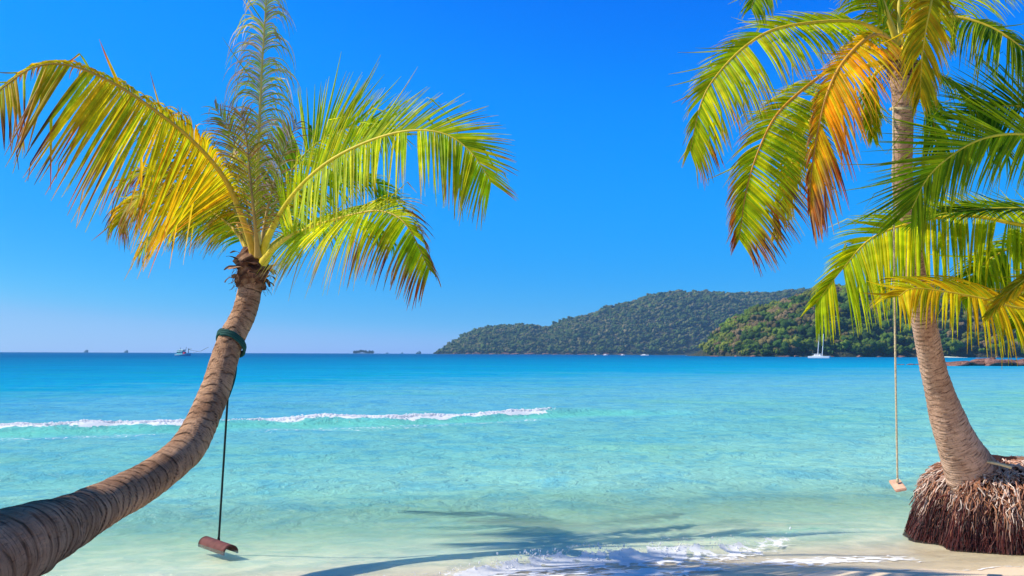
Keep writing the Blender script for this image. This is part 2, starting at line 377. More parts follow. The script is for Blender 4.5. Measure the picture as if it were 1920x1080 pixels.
def build_sea():
    ys = np.concatenate([np.linspace(5.5, 8.0, 40), np.linspace(8.03, 14, 200), np.linspace(14.1, 21.9, 70), np.linspace(22, 42, 330), np.geomspace(42.3, 5200, 150)])
    nc = 620; c = np.linspace(-1, 1, nc); c = np.sign(c) * (0.72 * np.abs(c) + 0.28 * np.abs(c) ** 5)
    half = 0.98 * ys + 5
    Y = np.repeat(ys[:, None], nc, 1); X = c[None] * half[:, None]
    s = Y - shore(X); Z = sea_z(X, Y); sz = sand_z(X, Y)
    edge = -1.15 + 0.55 * fbm(X * 0.55, X * 0 + 3.3, 5, 3) + 0.12 * fbm(X * 3, Y * 3, 8, 2)
    Z = np.where(s < 3, np.maximum(Z, sz + 0.008 + 0.012 * np.clip(s + 1.2, 0, 1)), Z)
    ui = Y - breaker_y(X); uo = Y - outer_y(X)
    hin = in_h(X) / 0.13
    foam = (0.86 + 0.22 * fbm(X * 5.0, Y * 1.5, 77, 3)) * hin ** 0.7 * prof(ui + 0.2, 0.36, 0.17) * np.clip((3.2 - X) / 1.6, 0.74, 1)
    foam = np.maximum(foam, 0.62 * hin * prof(ui + 0.45, 0.55, 0.4))
    wash = np.exp(-((s + 0.45) / 0.75) ** 2) * 0.60 * (0.75 + 0.5 * fbm(X * 0.7, Y * 0.9, 12, 2))
    wash = np.maximum(wash, np.exp(-((s - edge - 0.06) / 0.05) ** 2) * 0.66)
    foam = np.maximum(foam, np.where(ui < 0.1, wash, 0))
    foam = np.maximum(foam, 1.15 * out_foam(X) * prof(uo + 0.12 + 0.25 * fbm(X * 1.1, X * 0 + 2, 71, 3), 0.40, 0.40))
    foam = np.maximum(foam, 0.46 * out_foam(X) * prof(uo + 2.2, 1.8, 1.4))
    foam = np.maximum(foam, 0.30 * np.exp(-((Y - 19) / 9.0) ** 2) * np.clip(fbm(X * 0.25, Y * 0.5, 40, 2), 0, 1))
    face = np.clip(prof(uo + 0.9, 1.0, 0.8) * np.clip((9 - X) / 5, 0, 1) + 0.9 * prof(ui + 0.0, 0.1, 0.28) * np.clip((X - 2.6) / 1.2, 0, 1) * np.clip((5.4 - X), 0, 1), 0, 1)
    v = np.stack([X, Y, Z], -1).reshape(-1, 3); f = grid_faces(len(ys), nc)
    keep = (s > edge).reshape(-1); f = f[keep[f].all(1)]
    used = np.zeros(len(v), bool); used[f.ravel()] = True; idx = np.cumsum(used) - 1
    tag(mesh_obj('sea', v[used], idx[f], M['sea'], smooth=True, attrs={'foam': foam.reshape(-1)[used], 'face': face.reshape(-1)[used]}), kind='structure')

def ico(sub):
    import bmesh
    bm = bmesh.new(); bmesh.ops.create_icosphere(bm, subdivisions=sub, radius=1.0)
    v = np.array([x.co[:] for x in bm.verts]); f = np.array([[x.index for x in p.verts] for p in bm.faces]); bm.free(); return v, f
ICO1, ICO2, ICO3 = ico(1), ico(2), ico(3)
def scatter_mesh(name, P, S, tmpl, mat, cols=None, smooth=False):
    """merge a copy of tmpl at every P, scaled by S (n,3), turned about z"""
    v, f = tmpl; n = len(P); a = RNG.uniform(0, 6.28, n); ca, sa = np.cos(a), np.sin(a)
    q = np.repeat(v[None], n, 0)
    x = q[..., 0] * ca[:, None] - q[..., 1] * sa[:, None]; y = q[..., 0] * sa[:, None] + q[..., 1] * ca[:, None]
    q = np.stack([x, y, q[..., 2]], -1) * S[:, None, :] + P[:, None, :]
    ff = (f[None] + (np.arange(n) * len(v))[:, None, None]).reshape(-1, 3)
    c = None if cols is None else np.repeat(cols, len(v), 0)
    return mesh_obj(name, q.reshape(-1, 3), ff, mat, cols=c, smooth=smooth)
def build_spray():
    n = 1500; X = RNG.uniform(-1.9, 4.6, n); w = in_h(X) / 0.13 * np.clip((3.4 - X) / 1.6, 0.12, 1) * (0.55 + 0.45 * np.sin(X * 5.0) * np.sin(X * 2.3 + 1)); k = RNG.uniform(0, 1, n) < w; X = X[k]; n = len(X)
    u = RNG.normal(-0.08, 0.09, n); Y = breaker_y(X) + u
    Z = sea_z(X, Y) * 0.95 + np.abs(RNG.normal(0, 0.012, n)) * (1 + 1.0 * (fbm(X * 4, X * 0, 50, 2) > 0.1))
    r = RNG.gamma(2.0, 0.0018, n) + 0.0018
    tag(scatter_mesh('foam', np.stack([X, Y, Z], 1), np.stack([r, r, r * RNG.uniform(0.8, 2.4, n)], 1), ICO1, M['foam'], smooth=True), kind='stuff')
    n = 14000; X = RNG.uniform(-24, 1.9, n); k = RNG.uniform(0, 1, n) < out_foam(X) * (0.7 + 0.3 * fbm(X * 1.2, X * 0, 60, 3)); X = X[k]; n = len(X)
    Y = outer_y(X) + RNG.normal(0.0, 0.12, n)
    Z = sea_z(X, Y) + np.abs(RNG.normal(0, 0.018, n)) * (0.5 + 1.2 * np.clip(fbm(X * 2.2, X * 0 + 9, 61, 3), 0, 1))
    r = RNG.gamma(2.0, 0.005, n) + 0.005
    tag(scatter_mesh('foam', np.stack([X, Y, Z], 1), np.stack([r * 1.8, r, r * 0.9], 1), ICO1, M['foam'], smooth=True), kind='stuff')

# ------------------------------------------------------------------ hills and forest
def crown_template(seed, lumps, base, spread=0.75, tufts=8):
    r = np.random.default_rng(seed); V, Fc, n = [], [], 0
    for i in range(lumps):
        v, f = base; a = r.uniform(0, 6.28); el = r.uniform(0, 1) ** 0.8
        d = r.uniform(0.25, spread); c = np.array([math.cos(a) * d, math.sin(a) * d, (el - 0.15) * 0.75]) if i else np.array([0, 0, 0.2])
        rad = r.uniform(0.30, 0.52) if i else 0.62
        vv = v * rad * (1 + r.uniform(-0.28, 0.28, (len(v), 1))) * [1, 1, 0.85] + c
        V.append(vv); Fc.append(f + n); n += len(v)
    A = np.vstack(V); k = lumps * tufts
    c = A[r.integers(0, len(A), k)]; c = c + (c / (np.linalg.norm(c, axis=1)[:, None] + 1e-6)) * r.uniform(-0.02, 0.13, (k, 1))
    T = (c[:, None] + r.normal(0, 0.085, (k, 3, 3))).reshape(-1, 3)
    return np.vstack([A, T]), np.vstack(Fc + [n + np.arange(k * 3).reshape(-1, 3)])
def hill_fn(ridge, ds, width, dshape, back, seed, amp):
    """ridge: list of (px,py) silhouette seen at depth ds+width -> height field z(X,t)"""
    rd = ds + width
    rx = np.array([(p[0] - 960) / F * rd for p in ridge]); rz = np.array([at(p[0], p[1], rd)[2] for p in ridge])
    def fn(X, t):
        # t 0..1 shore to ridge, 1..2 down the back
        Xr = X * rd / (ds + np.minimum(t, 1) * width)     # keeps slopes natural towards the point
        H = np.interp(X, rx, rz, left=-6, right=rz[-1])
        p = np.where(t <= 1, np.sin(np.clip(t, 0, 1) * math.pi / 2) ** dshape, np.cos(np.clip(t - 1, 0, 1) * math.pi / 2) ** 1.2)
        z = H * p + amp * fbm(X / (width * 0.22), t * 4.0, seed, 4) * np.sin(np.clip(t, 0, 2) * math.pi / 2) * np.clip(H / 40, 0, 1) * np.clip(np.abs(t - 1) / 0.35, 0.12, 1)
        return z, ds + t * width + 0 * X
    return fn, rx
def build_hill(ridge, ds, width, seed, cr, n, tmpl, pal, tree_h, skew=0.0, amp=10.0, wood_label=None):
    fn, rx = hill_fn([(p[0], p[1]) for p in ridge], ds, width, 0.85, width, seed, amp)
    X, t = np.meshgrid(np.linspace(rx[0] - 30, rx[-1], 140), np.linspace(-0.04, 2.0, 70))
    z, Y = fn(X, np.clip(t, 0, 2)); z = z - tree_h * np.clip(z / 20, 0, 1); z = np.where(t < 0, -3, z)
    Y = ds + t * width + skew * (X - rx[0])
    o = tag(mesh_obj('hill', np.stack([X, Y, z], -1).reshape(-1, 3), grid_faces(70, 140), M['soil'], smooth=True), kind='structure')
    x = RNG.uniform(rx[0], rx[-1], n); tt = RNG.uniform(0.015, 1.25, n) ** 1.0
    zz, _ = fn(x, tt); yy = ds + tt * width + skew * (x - rx[0]); gz = zz - tree_h * np.clip(zz / 20, 0, 1)
    r = cr * RNG.lognormal(0, 0.30, n); r = np.where(zz < 6, r * 0.6, r)
    ok = zz > 0.8; P = np.stack([x, yy, gz + r * 0.55], 1)[ok]; r = r[ok]
    pal = np.array(pal); ci = np.clip((fbm(P[:, 0] / 60, P[:, 1] / 60, seed + 3, 3) * 0.35 + RNG.uniform(0, 1, len(P))) * len(pal) * 0.85, 0, len(pal) - 1).astype(int)
    cols = pal[ci] * RNG.uniform(0.7, 1.3, (len(P), 1))
    S = np.stack([r, r, r * RNG.uniform(0.85, 1.35, len(r))], 1)
    tag(scatter_mesh('forest', P, S, tmpl, M['forest'], cols), wood_label, None, None, 'stuff')
    return fn
FAR_PAL = [(0.085, 0.14, 0.030), (0.12, 0.16, 0.04), (0.17, 0.18, 0.06), (0.10, 0.16, 0.028), (0.24, 0.21, 0.09), (0.06, 0.11, 0.03)]
NEAR_PAL = [(0.05, 0.11, 0.015), (0.10, 0.18, 0.020), (0.06, 0.13, 0.018), (0.18, 0.21, 0.030), (0.20, 0.16, 0.06), (0.14, 0.22, 0.020), (0.25, 0.18, 0.09), (0.07, 0.13, 0.02), (0.22, 0.26, 0.03)]
def build_hills():
    far = [(834, 664), (843, 652), (861, 637), (890, 620), (922, 613), (962, 610.5), (995, 612), (1017, 616), (1033, 614), (1044, 608), (1071, 600), (1098, 593), (1125, 585),
           (1152, 575), (1193, 564), (1220, 555), (1255, 549), (1288, 549.5), (1320, 551), (1365, 552), (1435, 551), (1481, 546), (1520, 545.5), (1640, 540), (1800, 536), (2100, 540)]
    build_hill(far, 2600, 500, 11, 6.8, 21000, crown_template(1, 4, ICO1, 0.7), FAR_PAL, 8, 0.0, 8, 'hazy blue green wood covering the long far hill')
    near = [(1332, 668), (1338, 652), (1354, 627), (1387, 599), (1429, 588), (1474, 572), (1507, 556), (1545, 553), (1580, 551), (1623, 549), (1687, 543), (1784, 541), (1833, 546), (1920, 552), (2200, 570)]
    build_hill(near, 960, 190, 23, 6.0, 3600, crown_template(2, 16, ICO1, 0.85), NEAR_PAL, 6, 0.0, 8, 'dark green wood with olive crowns on the near hill')
    # shoreline rocks and the pale sand strips
    for (x0, x1, d, zt, w) in ((1290, 1318, 1500, 0.8, 25), (1768, 1806, 930, 1.2, 14)):
        a, b = at(x0, 668, d), at(x1, 668, d)
        mb = MB(); xs = np.linspace(a[0], b[0], 12); ys = np.linspace(-1, 1, 6)
        X, Yy = np.meshgrid(xs, ys); prof_ = np.sin(np.linspace(0.05, math.pi - 0.05, 12))[None]
        Z = zt * prof_ * (0.5 + 0.5 * Yy) + 0.15 - 0.4 * (Yy < -0.9); Y = d + Yy * w
        tag(mesh_obj('sand_strip', np.stack([X, Y, Z], -1).reshape(-1, 3), grid_faces(6, 12), M['sand'], smooth=True), kind='structure')
def boulder(name, c, size, seed, mat, label, cat, group):
    v, f = ICO3; r = np.random.default_rng(seed); q = v.copy()
    for k in range(11):
        d = r.normal(size=3); d /= np.linalg.norm(d); lim = r.uniform(0.40, 0.82); h = q @ d
        q = q - np.maximum(h - lim, 0)[:, None] * d * 0.9
    q = q * (1 + 0.10 * fbm(q[:, 0] * 2 + seed, q[:, 1] * 2 + q[:, 2] * 2.7, seed, 3))[:, None]
    o = mesh_obj(name, q * np.asarray(size), f, mat); o.location = tuple(c)
    return tag(o, label, cat, group)
def build_ledge():
    g = 'rocks of the low ledge beside the palm'
    n = 0
    for i in range(26):
        t = i / 25; d = 205 + RNG.uniform(-8, 14); px = 1752 + t * 230
        p = at(px, 685, d); h = (0.4 + 1.3 * min(1, t * 3.0)) * RNG.uniform(0.7, 1.1)
        boulder('rock', (p[0], p[1], 0.25 * h), (RNG.uniform(2.6, 4.6), RNG.uniform(2, 4), h), 100 + i, M['rock'], 'reddish brown rock of the low ledge at the right water edge', 'rock', g)
    for i in range(5):
        p = at(1690 + i * 15, 684, 214 + i)
        boulder('rock', (p[0], p[1], 0.02), (1.5, 1.0, 0.28 + 0.05 * i), 140 + i, M['rock'], 'small low rock barely above water left of the ledge', 'rock', 'low rocks awash by the ledge')
    for i in range(16):
        p = at(1345 + i * 38 + RNG.uniform(-12, 12), 668, 958)
        boulder('rock', (p[0], p[1], 0.4), (RNG.uniform(2, 8), 3, RNG.uniform(0.7, 2.4)), 160 + i, M['rock'], 'brown rock at the water edge below the near wooded hill', 'rock', 'rocks along the near wooded shore')
    for i in range(14):
        p = at(852 + i * 24 + RNG.uniform(-6, 6), 664, 2595)
        boulder('rock', (p[0], p[1], 1.0), (RNG.uniform(12, 24), 8, RNG.uniform(3, 6)), 190 + i, M['rock'], 'purplish rock at the foot of the far headland', 'rock', 'rocks along the far headland')
    # islet on the horizon
    px0, px1, d = 661, 701, 4200
    c = at(681, 663, d); w = 40 / F * d
    X, t = np.meshgrid(np.linspace(-1, 1, 30), np.linspace(-1, 1, 12))
    z = 2.5 * np.sqrt(np.clip(1 - X ** 2, 0, 1)) * np.sqrt(np.clip(1 - t ** 2, 0, 1)) - 0.6
    tag(mesh_obj('islet', np.stack([c[0] + X * w * 0.5, d + t * 25, z], -1).reshape(-1, 3), grid_faces(12, 30), M['soil'], smooth=True), kind='structure')
    n = 60; x = RNG.uniform(-0.95, 0.95, n); r = RNG.uniform(3.5, 9.5, n) * np.where(np.abs(x - 0.45) < 0.12, 0.55, 1)
    tag(scatter_mesh('forest', np.stack([c[0] + x * w * 0.5, d + RNG.uniform(-15, 15, n), 0.45 * r + 5 * np.exp(-((x + 0.1) / 0.3) ** 2)], 1), np.stack([r, r, r * 1.3], 1), crown_template(4, 4, ICO1), M['forest'], np.tile([(0.02, 0.04, 0.02)], (n, 1))),
        'tiny dark clump of trees on the islet at the horizon', None, None, 'stuff')

# ------------------------------------------------------------------ palms
def build_trunk(parent, ctrl, mat, ring=0.11, k=36, step=0.02, seed=1, ringamp=0.05, flare=None):
    """ctrl rows: x,y,z,radius"""
    C = np.asarray(ctrl, float); L = np.sum(np.linalg.norm(np.diff(C[:, :3], axis=0), axis=1)); n = int(L / step)
    S = spline(C, n); s = np.linspace(0, L, n); r = np.random.default_rng(seed)
    a = np.linspace(0, 2 * math.pi, k, endpoint=False)
    # irregular leaf scars: warped saw tooth along the trunk
    ph = np.cumsum(1 / (ring * (1 + 0.6 * vnoise(s * 3.1, s * 0 + seed, seed)))) * (L / n)
    P = ph[:, None] + 0.22 * np.sin(a[None] + s[:, None] * 0.7 + seed) + 0.42 * vnoise(np.cos(a)[None] * 1.5 + s[:, None] * 2.0, np.sin(a)[None] * 1.5 + seed * 3.1 + s[:, None] * 0.4, seed + 1)
    saw = P % 1.0
    dep = 0.45 + 0.55 * np.clip(vnoise(np.floor(P) * 3.7, np.cos(a)[None] * 1.2 + 5, seed + 2) + 0.5, 0, 1)
    rm = 1 + ringamp * (0.5 - saw) * dep + 0.03 * fbm(np.cos(a)[None] * 2 + s[:, None] * 3, np.sin(a)[None] * 2 + s[:, None], seed + 5, 3)
    ringv = np.exp(-((np.minimum(saw, 1 - saw)) / 0.05) ** 2) * (0.3 + 0.7 * dep)
    v, f, uv = loft(S[:, :3], S[:, 3], k, True, rm)
    uv = uv.copy(); uv[:, 0] = np.abs(uv[:, 0] - 0.5) * 2 * 0.6
    return mesh_obj('trunk', v, f, mat, parent, uvs=uv, smooth=True, attrs={'ring': ringv.reshape(-1)}), S

PALS = dict(lime=[(0.56, 0.64, 0.008), (0.44, 0.58, 0.008), (0.68, 0.66, 0.008), (0.34, 0.50, 0.010)],
            yellow=[(0.66, 0.53, 0.010), (0.54, 0.53, 0.012), (0.44, 0.50, 0.012), (0.62, 0.42, 0.010)],
            orange=[(0.92, 0.52, 0.008), (0.90, 0.40, 0.008), (0.90, 0.62, 0.012), (0.76, 0.58, 0.010)],
            gold=[(0.82, 0.62, 0.008), (0.80, 0.50, 0.008), (0.72, 0.64, 0.012), (0.84, 0.42, 0.008)],
            green=[(0.22, 0.40, 0.008), (0.32, 0.47, 0.010), (0.15, 0.30, 0.008), (0.44, 0.54, 0.012)],
            dark=[(0.10, 0.26, 0.008), (0.15, 0.31, 0.010), (0.20, 0.36, 0.010), (0.07, 0.19, 0.008)],
            olive=[(0.46, 0.46, 0.03), (0.36, 0.42, 0.025), (0.52, 0.38, 0.05), (0.42, 0.24, 0.07)],
            dry=[(0.56, 0.42, 0.28), (0.42, 0.25, 0.15), (0.62, 0.50, 0.38), (0.34, 0.33, 0.07), (0.34, 0.16, 0.09)],
            frayed=[(0.82, 0.68, 0.66), (0.56, 0.62, 0.08), (0.68, 0.48, 0.42), (0.48, 0.56, 0.05), (0.60, 0.62, 0.14)])
BROWN = np.array([(0.48, 0.10, 0.020), (0.14, 0.04, 0.03), (0.46, 0.20, 0.05), (0.50, 0.32, 0.16)])

def frond(parent, pts, seed, ll=0.75, n=75, tilt=0.6, t0=0.18, up=(1, 0.5), low=(1, 1.4), ang=(70, 28), pal='lime', tip=(0.55, 0.25), rib=(0.42, 0.34, 0.03),
          wid=0.040, ribr=(0.030, 0.004), drop=0.03, frontdry=0.0, lift=0.1, ragged=0.12, normal=None, tipdir=None, label=None, prof_len=None):
    """up/low = (length factor, droop) of the upper and lower row of leaflets; tip = (start, amount) of browned leaflet ends; frontdry = browning towards the frond's end"""
    r = np.random.default_rng(seed)
    C = spline(np.array([at(*p) for p in pts]), 90)
    L = np.sum(np.linalg.norm(np.diff(C, axis=0), axis=1))
    T, _, _ = frames(C)
    tilt = min(tilt + 0.12, 1.5); n = int(n * 1.5); wid = wid * 0.76; rib = tuple(min(0.9, c * 1.55) for c in rib); up = (up[0], up[1] * 0.7); low = (low[0], low[1] * 0.55); na = vnoise(np.linspace(0, 45, 200), np.full(200, seed * 1.7), 5); nl = vnoise(np.linspace(0, 9, 200), np.full(200, seed * 2.3), 6); gaps = [(r.uniform(0.1, 0.95), r.uniform(0.006, 0.02), r.choice([1, -1])) for _ in range(5)]
    angL, angU = ((ang[0] + 32, ang[1] + 18), (ang[0] - 8, ang[1])) if ang[0] >= 60 else (ang, ang)
    nn = np.array([0, -math.sin(tilt), math.cos(tilt)]) if normal is None else np.asarray(normal, float)
    V, Fc, Co, nv = [], [], [], 0
    pc = np.array(PALS[pal]); SEG = 8
    for i in range(n):
        for side in (1, -1):
            if r.uniform() < drop: continue
            t = t0 + (1 - t0) * ((i + r.uniform(-0.15, 0.15)) / (n - 1)); t = min(max(t, t0 * 0.9), 1.0); k = t * 89; i0 = min(int(k), 88); w = k - i0
            if any(abs(t - a) < b and side == c for a, b, c in gaps): continue
            p = C[i0] * (1 - w) + C[i0 + 1] * w; tg = T[i0] * (1 - w) + T[i0 + 1] * w; tg /= np.linalg.norm(tg)
            S = np.cross(nn, tg); S /= np.linalg.norm(S) + 1e-9; N = np.cross(tg, S)
            if N @ nn < 0: N = -N
            S = S * side; upper = S[2] > 0
            lf, dr = up if upper else low
            x = max(0.0, (t - t0) / (1 - t0))
            ln = ll * lf * ((0.62 + 0.38 * math.sin(min(1, x / 0.45) * math.pi / 2)) if x < 0.45 else (1 - 0.55 * ((x - 0.45) / 0.55) ** 1.8)) * r.uniform(1 - ragged * 1.6, 1 + ragged) * (1 + 0.12 * nl[int(x * 199)])
            stray = upper and r.uniform() < 0.05
            if stray: ln *= 1.35
            aa = angU if upper else angL; A = math.radians(aa[0] + (aa[1] - aa[0]) * x ** 1.3 + r.normal(0, 1.3) + 1.6 * na[int(x * 199)])
            d = tg * math.cos(A) + S * math.sin(A); d = d + N * (lift + r.normal(0, 0.045)); d /= np.linalg.norm(d)
            dr = -0.15 if stray else dr * r.uniform(0.75, 1.3); q = p.copy(); step = ln / SEG
            kink = r.integers(2, SEG) if r.uniform() < 0.18 else 99
            cb = pc[r.integers(len(pc))] * r.uniform(0.6, 1.22)
            br = BROWN[r.integers(len(BROWN))]
            amt = min(1, tip[1] * r.uniform(0.3, 1.7) + frontdry * x ** 3 * r.uniform(0.5, 1.5)); st = tip[0] * r.uniform(0.7, 1.3) * (1 - 0.55 * frontdry * x ** 2)
            for j in range(SEG + 1):
                u = j / SEG
                wa = tg - d * (tg @ d); wa /= np.linalg.norm(wa) + 1e-9; ua = np.cross(d, wa)
                hw = 0.5 * wid * (0.55 + 0.45 * min(1, u / 0.2)) * (1 - 0.9 * max(0, (u - 0.3) / 0.7) ** 1.3) * (ln / ll) ** 0.3
                fold = ua * hw * 0.6
                V += [q + wa * hw + fold, q - fold * 0.4, q - wa * hw + fold]
                m = min(1, max(0, (u - st) / 0.22)) * amt
                c0 = cb * (1 - m) + br * m
                Co += [c0, c0 * np.array([1.25, 1.12, 1.0]), c0]
                if j < SEG:
                    b = nv + j * 3; Fc += [[b, b + 1, b + 4, b + 3], [b + 1, b + 2, b + 5, b + 4]]
                    q = q + d * step
                    d = d + np.array([0, 0, -1]) * dr / SEG * (1.6 if j > 1 else 0.8)
                    if j == kink: d = d + np.array([0, 0, -1.3]) + r.normal(0, 0.25, 3)
                    d /= np.linalg.norm(d)
            nv += 3 * (SEG + 1)
    o = mesh_obj('frond', V, np.array(Fc), M['leaf'], parent, cols=np.array(Co), smooth=False)
    if label: o['label'] = label
    rad = ribr[1] + (ribr[0] - ribr[1]) * (1 - np.linspace(0, 1, 90)) ** 1.1 + ribr[0] * 0.9 * np.exp(-np.linspace(0, 1, 90) / 0.07)
    v, f, _ = loft(C, rad, 7, True)
    rc = np.tile(np.asarray(rib), (len(v), 1)); tt = np.repeat(np.linspace(0, 1, 90), 7)[:, None]
    rc = rc * (1 - tt * 0.3) if frontdry == 0 else rc * (1 - tt ** 2 * 0.6 * frontdry) + np.array([0.2, 0.08, 0.03]) * tt ** 2 * 0.6 * frontdry
    mr = mesh_obj('midrib', v, f, M['rib'], parent, cols=rc, smooth=True)
    mr.parent = o; mr.matrix_parent_inverse = Matrix.Identity(4)
    return o

def sheath(parent, c, axis, r, h, seed, nflap=18, col=((0.16, 0.075, 0.045), (0.06, 0.028, 0.02), (0.30, 0.18, 0.11))):
    """torn brown fibre and old leaf bases round the top of a trunk"""
    rr = np.random.default_rng(seed); axis = np.asarray(axis, float); axis /= np.linalg.norm(axis)
    pts = [np.asarray(c) + axis * h * t for t in np.linspace(-0.5, 0.5, 14)]
    k = 22; a = np.linspace(0, 6.283, k, endpoint=False)
    rm = 1 + 0.22 * fbm(np.cos(a)[None] * 2.2 + np.arange(14)[:, None] * 0.5, np.sin(a)[None] * 2.2 + seed, seed, 3)
    rad = r * np.interp(np.linspace(0, 1, 14), [0, 0.25, 0.7, 1], [0.82, 1.05, 1.08, 0.62])
    v, f, _ = loft(pts, rad, k, True, rm); colm = np.array(col)[rr.integers(0, 3, len(v))]
    mb = MB(); mb.add(v, f, colm)
    u0 = np.cross(axis, [0, 1, 0.2]); u0 /= np.linalg.norm(u0); u1 = np.cross(axis, u0)
    for i in range(nflap):
        th = rr.uniform(0, 6.283); d = u0 * math.cos(th) + u1 * math.sin(th); tng = np.cross(axis, d)
        q = np.asarray(c) + axis * h * rr.uniform(-0.35, 0.4) + d * r * 0.9; ln = rr.uniform(0.14, 0.26) * h / 0.5; w = rr.uniform(0.05, 0.10) * h / 0.5
        dirv = axis * rr.uniform(0.1, 0.8) + d * 0.8; dirv /= np.linalg.norm(dirv); V = []
        for j in range(7):
            uu = j / 6; hw = w * (0.5 + 0.5 * math.sin(uu * 2.6)) * (1 - uu ** 3 * 0.7)
            V += [q + tng * hw, q + d * 0.012, q - tng * hw, q - d * 0.006]
            q = q + dirv * ln / 6; dirv = dirv + np.array([0, 0, -1]) * rr.uniform(0.15, 0.4) + rr.normal(0, 0.12, 3); dirv /= np.linalg.norm(dirv)
        fl = []
        for j in range(6):
            for e in range(4): fl.append([j * 4 + e, j * 4 + (e + 1) % 4, j * 4 + 4 + (e + 1) % 4, j * 4 + 4 + e])
        mb.add(V, fl, np.array(col)[rr.integers(0, 3)] * rr.uniform(0.7, 1.4))
    for i in range(60):                                     # loose fibres
        th = rr.uniform(0, 6.283); d = u0 * math.cos(th) + u1 * math.sin(th)
        q = np.asarray(c) + axis * h * rr.uniform(-0.45, 0.3) + d * r * 0.95; P = [q]
        for j in range(4): q = q + d * 0.02 + np.array([0, 0, -0.03]) + rr.normal(0, 0.012, 3); P.append(q)
        mb.tube(P, 0.003, 3, np.array(col)[rr.integers(0, 3)], False)
    return mb.build('leaf_sheath', M['fibre'], parent)

def left_palm():
    rows = [(-420, 1330, 3.9, .36), (-230, 1170, 4.5, .34), (-90, 1082, 5.0, .30), (40, 1018, 5.7, .268), (111, 988, 6.7, .240), (184, 951, 7.8, .220), (271, 905, 8.7, .206), (322, 868, 9.15, .200),
            (353, 838, 9.5, .196), (381, 786, 9.9, .190), (405, 727, 10.3, .180), (431, 642, 10.7, .168), (456, 592, 10.9, .160), (468, 548, 11.0, .158), (474, 500, 11.0, .150), (479, 462, 11.0, .09)]
    t = thing('palm_tree', at(-420, 1330, 3.9), 'leaning coconut palm on the left with its ringed trunk curving out over the water', 'palm tree', 'coconut palms on the beach')
    _, S = build_trunk(t, [(*at(x, y, d), r) for x, y, d, r in rows], M['bark'], 0.15, 44, 0.014, 3, 0.05)
    D = 11.0
    def lf(pts, *a, **k): return frond(t, [(x, y, 11.0 + (d - 11.0) * 2.3) for x, y, d in pts], *a, **k)
    sheath(t, at(473, 503, D), at(478, 460, D) - at(470, 540, D), 0.20, 0.56, 5, 26)
    # the long arching frond on the left
    lf([(480, 482, 10.95), (457, 415, 10.85), (421, 335, 10.7), (362, 265, 10.5), (285, 203, 10.3), (205, 152, 10.15), (125, 122, 10.05), (60, 128, 10.0), (-5, 172, 9.95)], 101, 1.65, 92, 1.0, 0.20,
          (0.24, 4.5), (1.05, 0.25), (70, 40), 'yellow', (0.66, 0.55), (0.40, 0.26, 0.02), 0.050, (0.042, 0.006), 0.03, 0.9, 0.0)
    lf([(474, 480, 11.2), (440, 395, 11.3), (395, 325, 11.4), (340, 262, 11.4), (300, 225, 11.4), (255, 205, 11.3)], 102, 0.9, 60, 0.3, 0.25, (0.8, 0.7), (1, 1.5), (64, 28), 'yellow', (0.5, 0.6), drop=0.12)
    # upright frayed frond
    lf([(484, 482, 10.95), (482, 380, 10.95), (485, 270, 10.9), (489, 170, 10.9), (494, 80, 10.9), (503, -60, 10.85)], 103, 0.64, 120, 1.45, 0.20, (1, 4.4), (1, 5.5), (48, 36), 'frayed', (0.6, 0.3), (0.46, 0.38, 0.08), 0.022,
          (0.034, 0.006), 0.05, 0.0, 0.0, 0.3, label='upright frond with thin frayed greyish leaflets')
    lf([(484, 482, 10.9), (476, 400, 10.8), (468, 320, 10.8), (462, 260, 10.8), (452, 215, 10.8)], 104, 0.6, 42, 1.1, 0.15, (1, 1.8), (1, 1.8), (50, 30), 'olive', (0.5, 0.5), (0.3, 0.2, 0.05), 0.024, drop=0.1, ragged=0.3)
    lf([(486, 482, 11.1), (500, 400, 11.2), (520, 320, 11.2), (540, 265, 11.2), (556, 232, 11.2)], 105, 0.55, 38, 1.1, 0.15, (1, 2.0), (1, 2.2), (52, 30), 'dry', (0.3, 0.7), (0.3, 0.2, 0.05), 0.022, drop=0.12, ragged=0.3)
    lf([(480, 482, 11.2), (462, 380, 11.4), (446, 300, 11.5), (432, 245, 11.5), (405, 205, 11.5)], 106, 0.6, 48, 1.1, 0.15, (1, 1.2), (1, 1.5), (55, 30), 'olive', (0.4, 0.6), (0.3, 0.22, 0.05), 0.03, drop=0.1)
    # right hand fronds
    lf([(490, 482, 10.95), (505, 440, 10.85), (545, 372, 10.7), (605, 312, 10.5), (680, 270, 10.35), (760, 246, 10.2), (830, 250, 10.1), (882, 284, 10.05), (920, 340, 10.0)], 107, 1.25, 95, 1.0, 0.16,
          (0.66, 0.2), (1.0, 0.4), (64, 22), 'lime', (0.75, 0.35), (0.44, 0.36, 0.02), 0.044, (0.040, 0.005), 0.02, 0.35)
    lf([(486, 482, 11.2), (510, 400, 11.4), (548, 320, 11.5), (590, 272, 11.6), (640, 243, 11.6), (690, 238, 11.6), (735, 255, 11.6)], 108, 1.1, 72, 0.95, 0.2, (1.05, 0.1), (0.9, 1.2), (66, 26), 'lime', (0.8, 0.4), (0.44, 0.36, 0.02), 0.046, drop=0.06)
    lf([(488, 478, 11.1), (520, 420, 11.3), (570, 365, 11.5), (630, 335, 11.6), (690, 335, 11.7), (740, 370, 11.7)], 109, 0.75, 60, 0.6, 0.2, (0.8, 0.8), (1, 1.3), (66, 28), 'green', (0.8, 0.3))
    lf([(494, 492, 10.85), (515, 465, 10.75), (545, 443, 10.6), (600, 421, 10.4), (660, 403, 10.2), (715, 396, 10.1), (762, 422, 10.0), (805, 505, 9.95)], 110, 1.1, 84, 0.8, 0.30, (0.5, 1.5), (1.0, 1.0), (66, 24), 'lime',
          (0.6, 0.55), (0.44, 0.34, 0.02), 0.040, (0.034, 0.005), 0.03, 0.9)
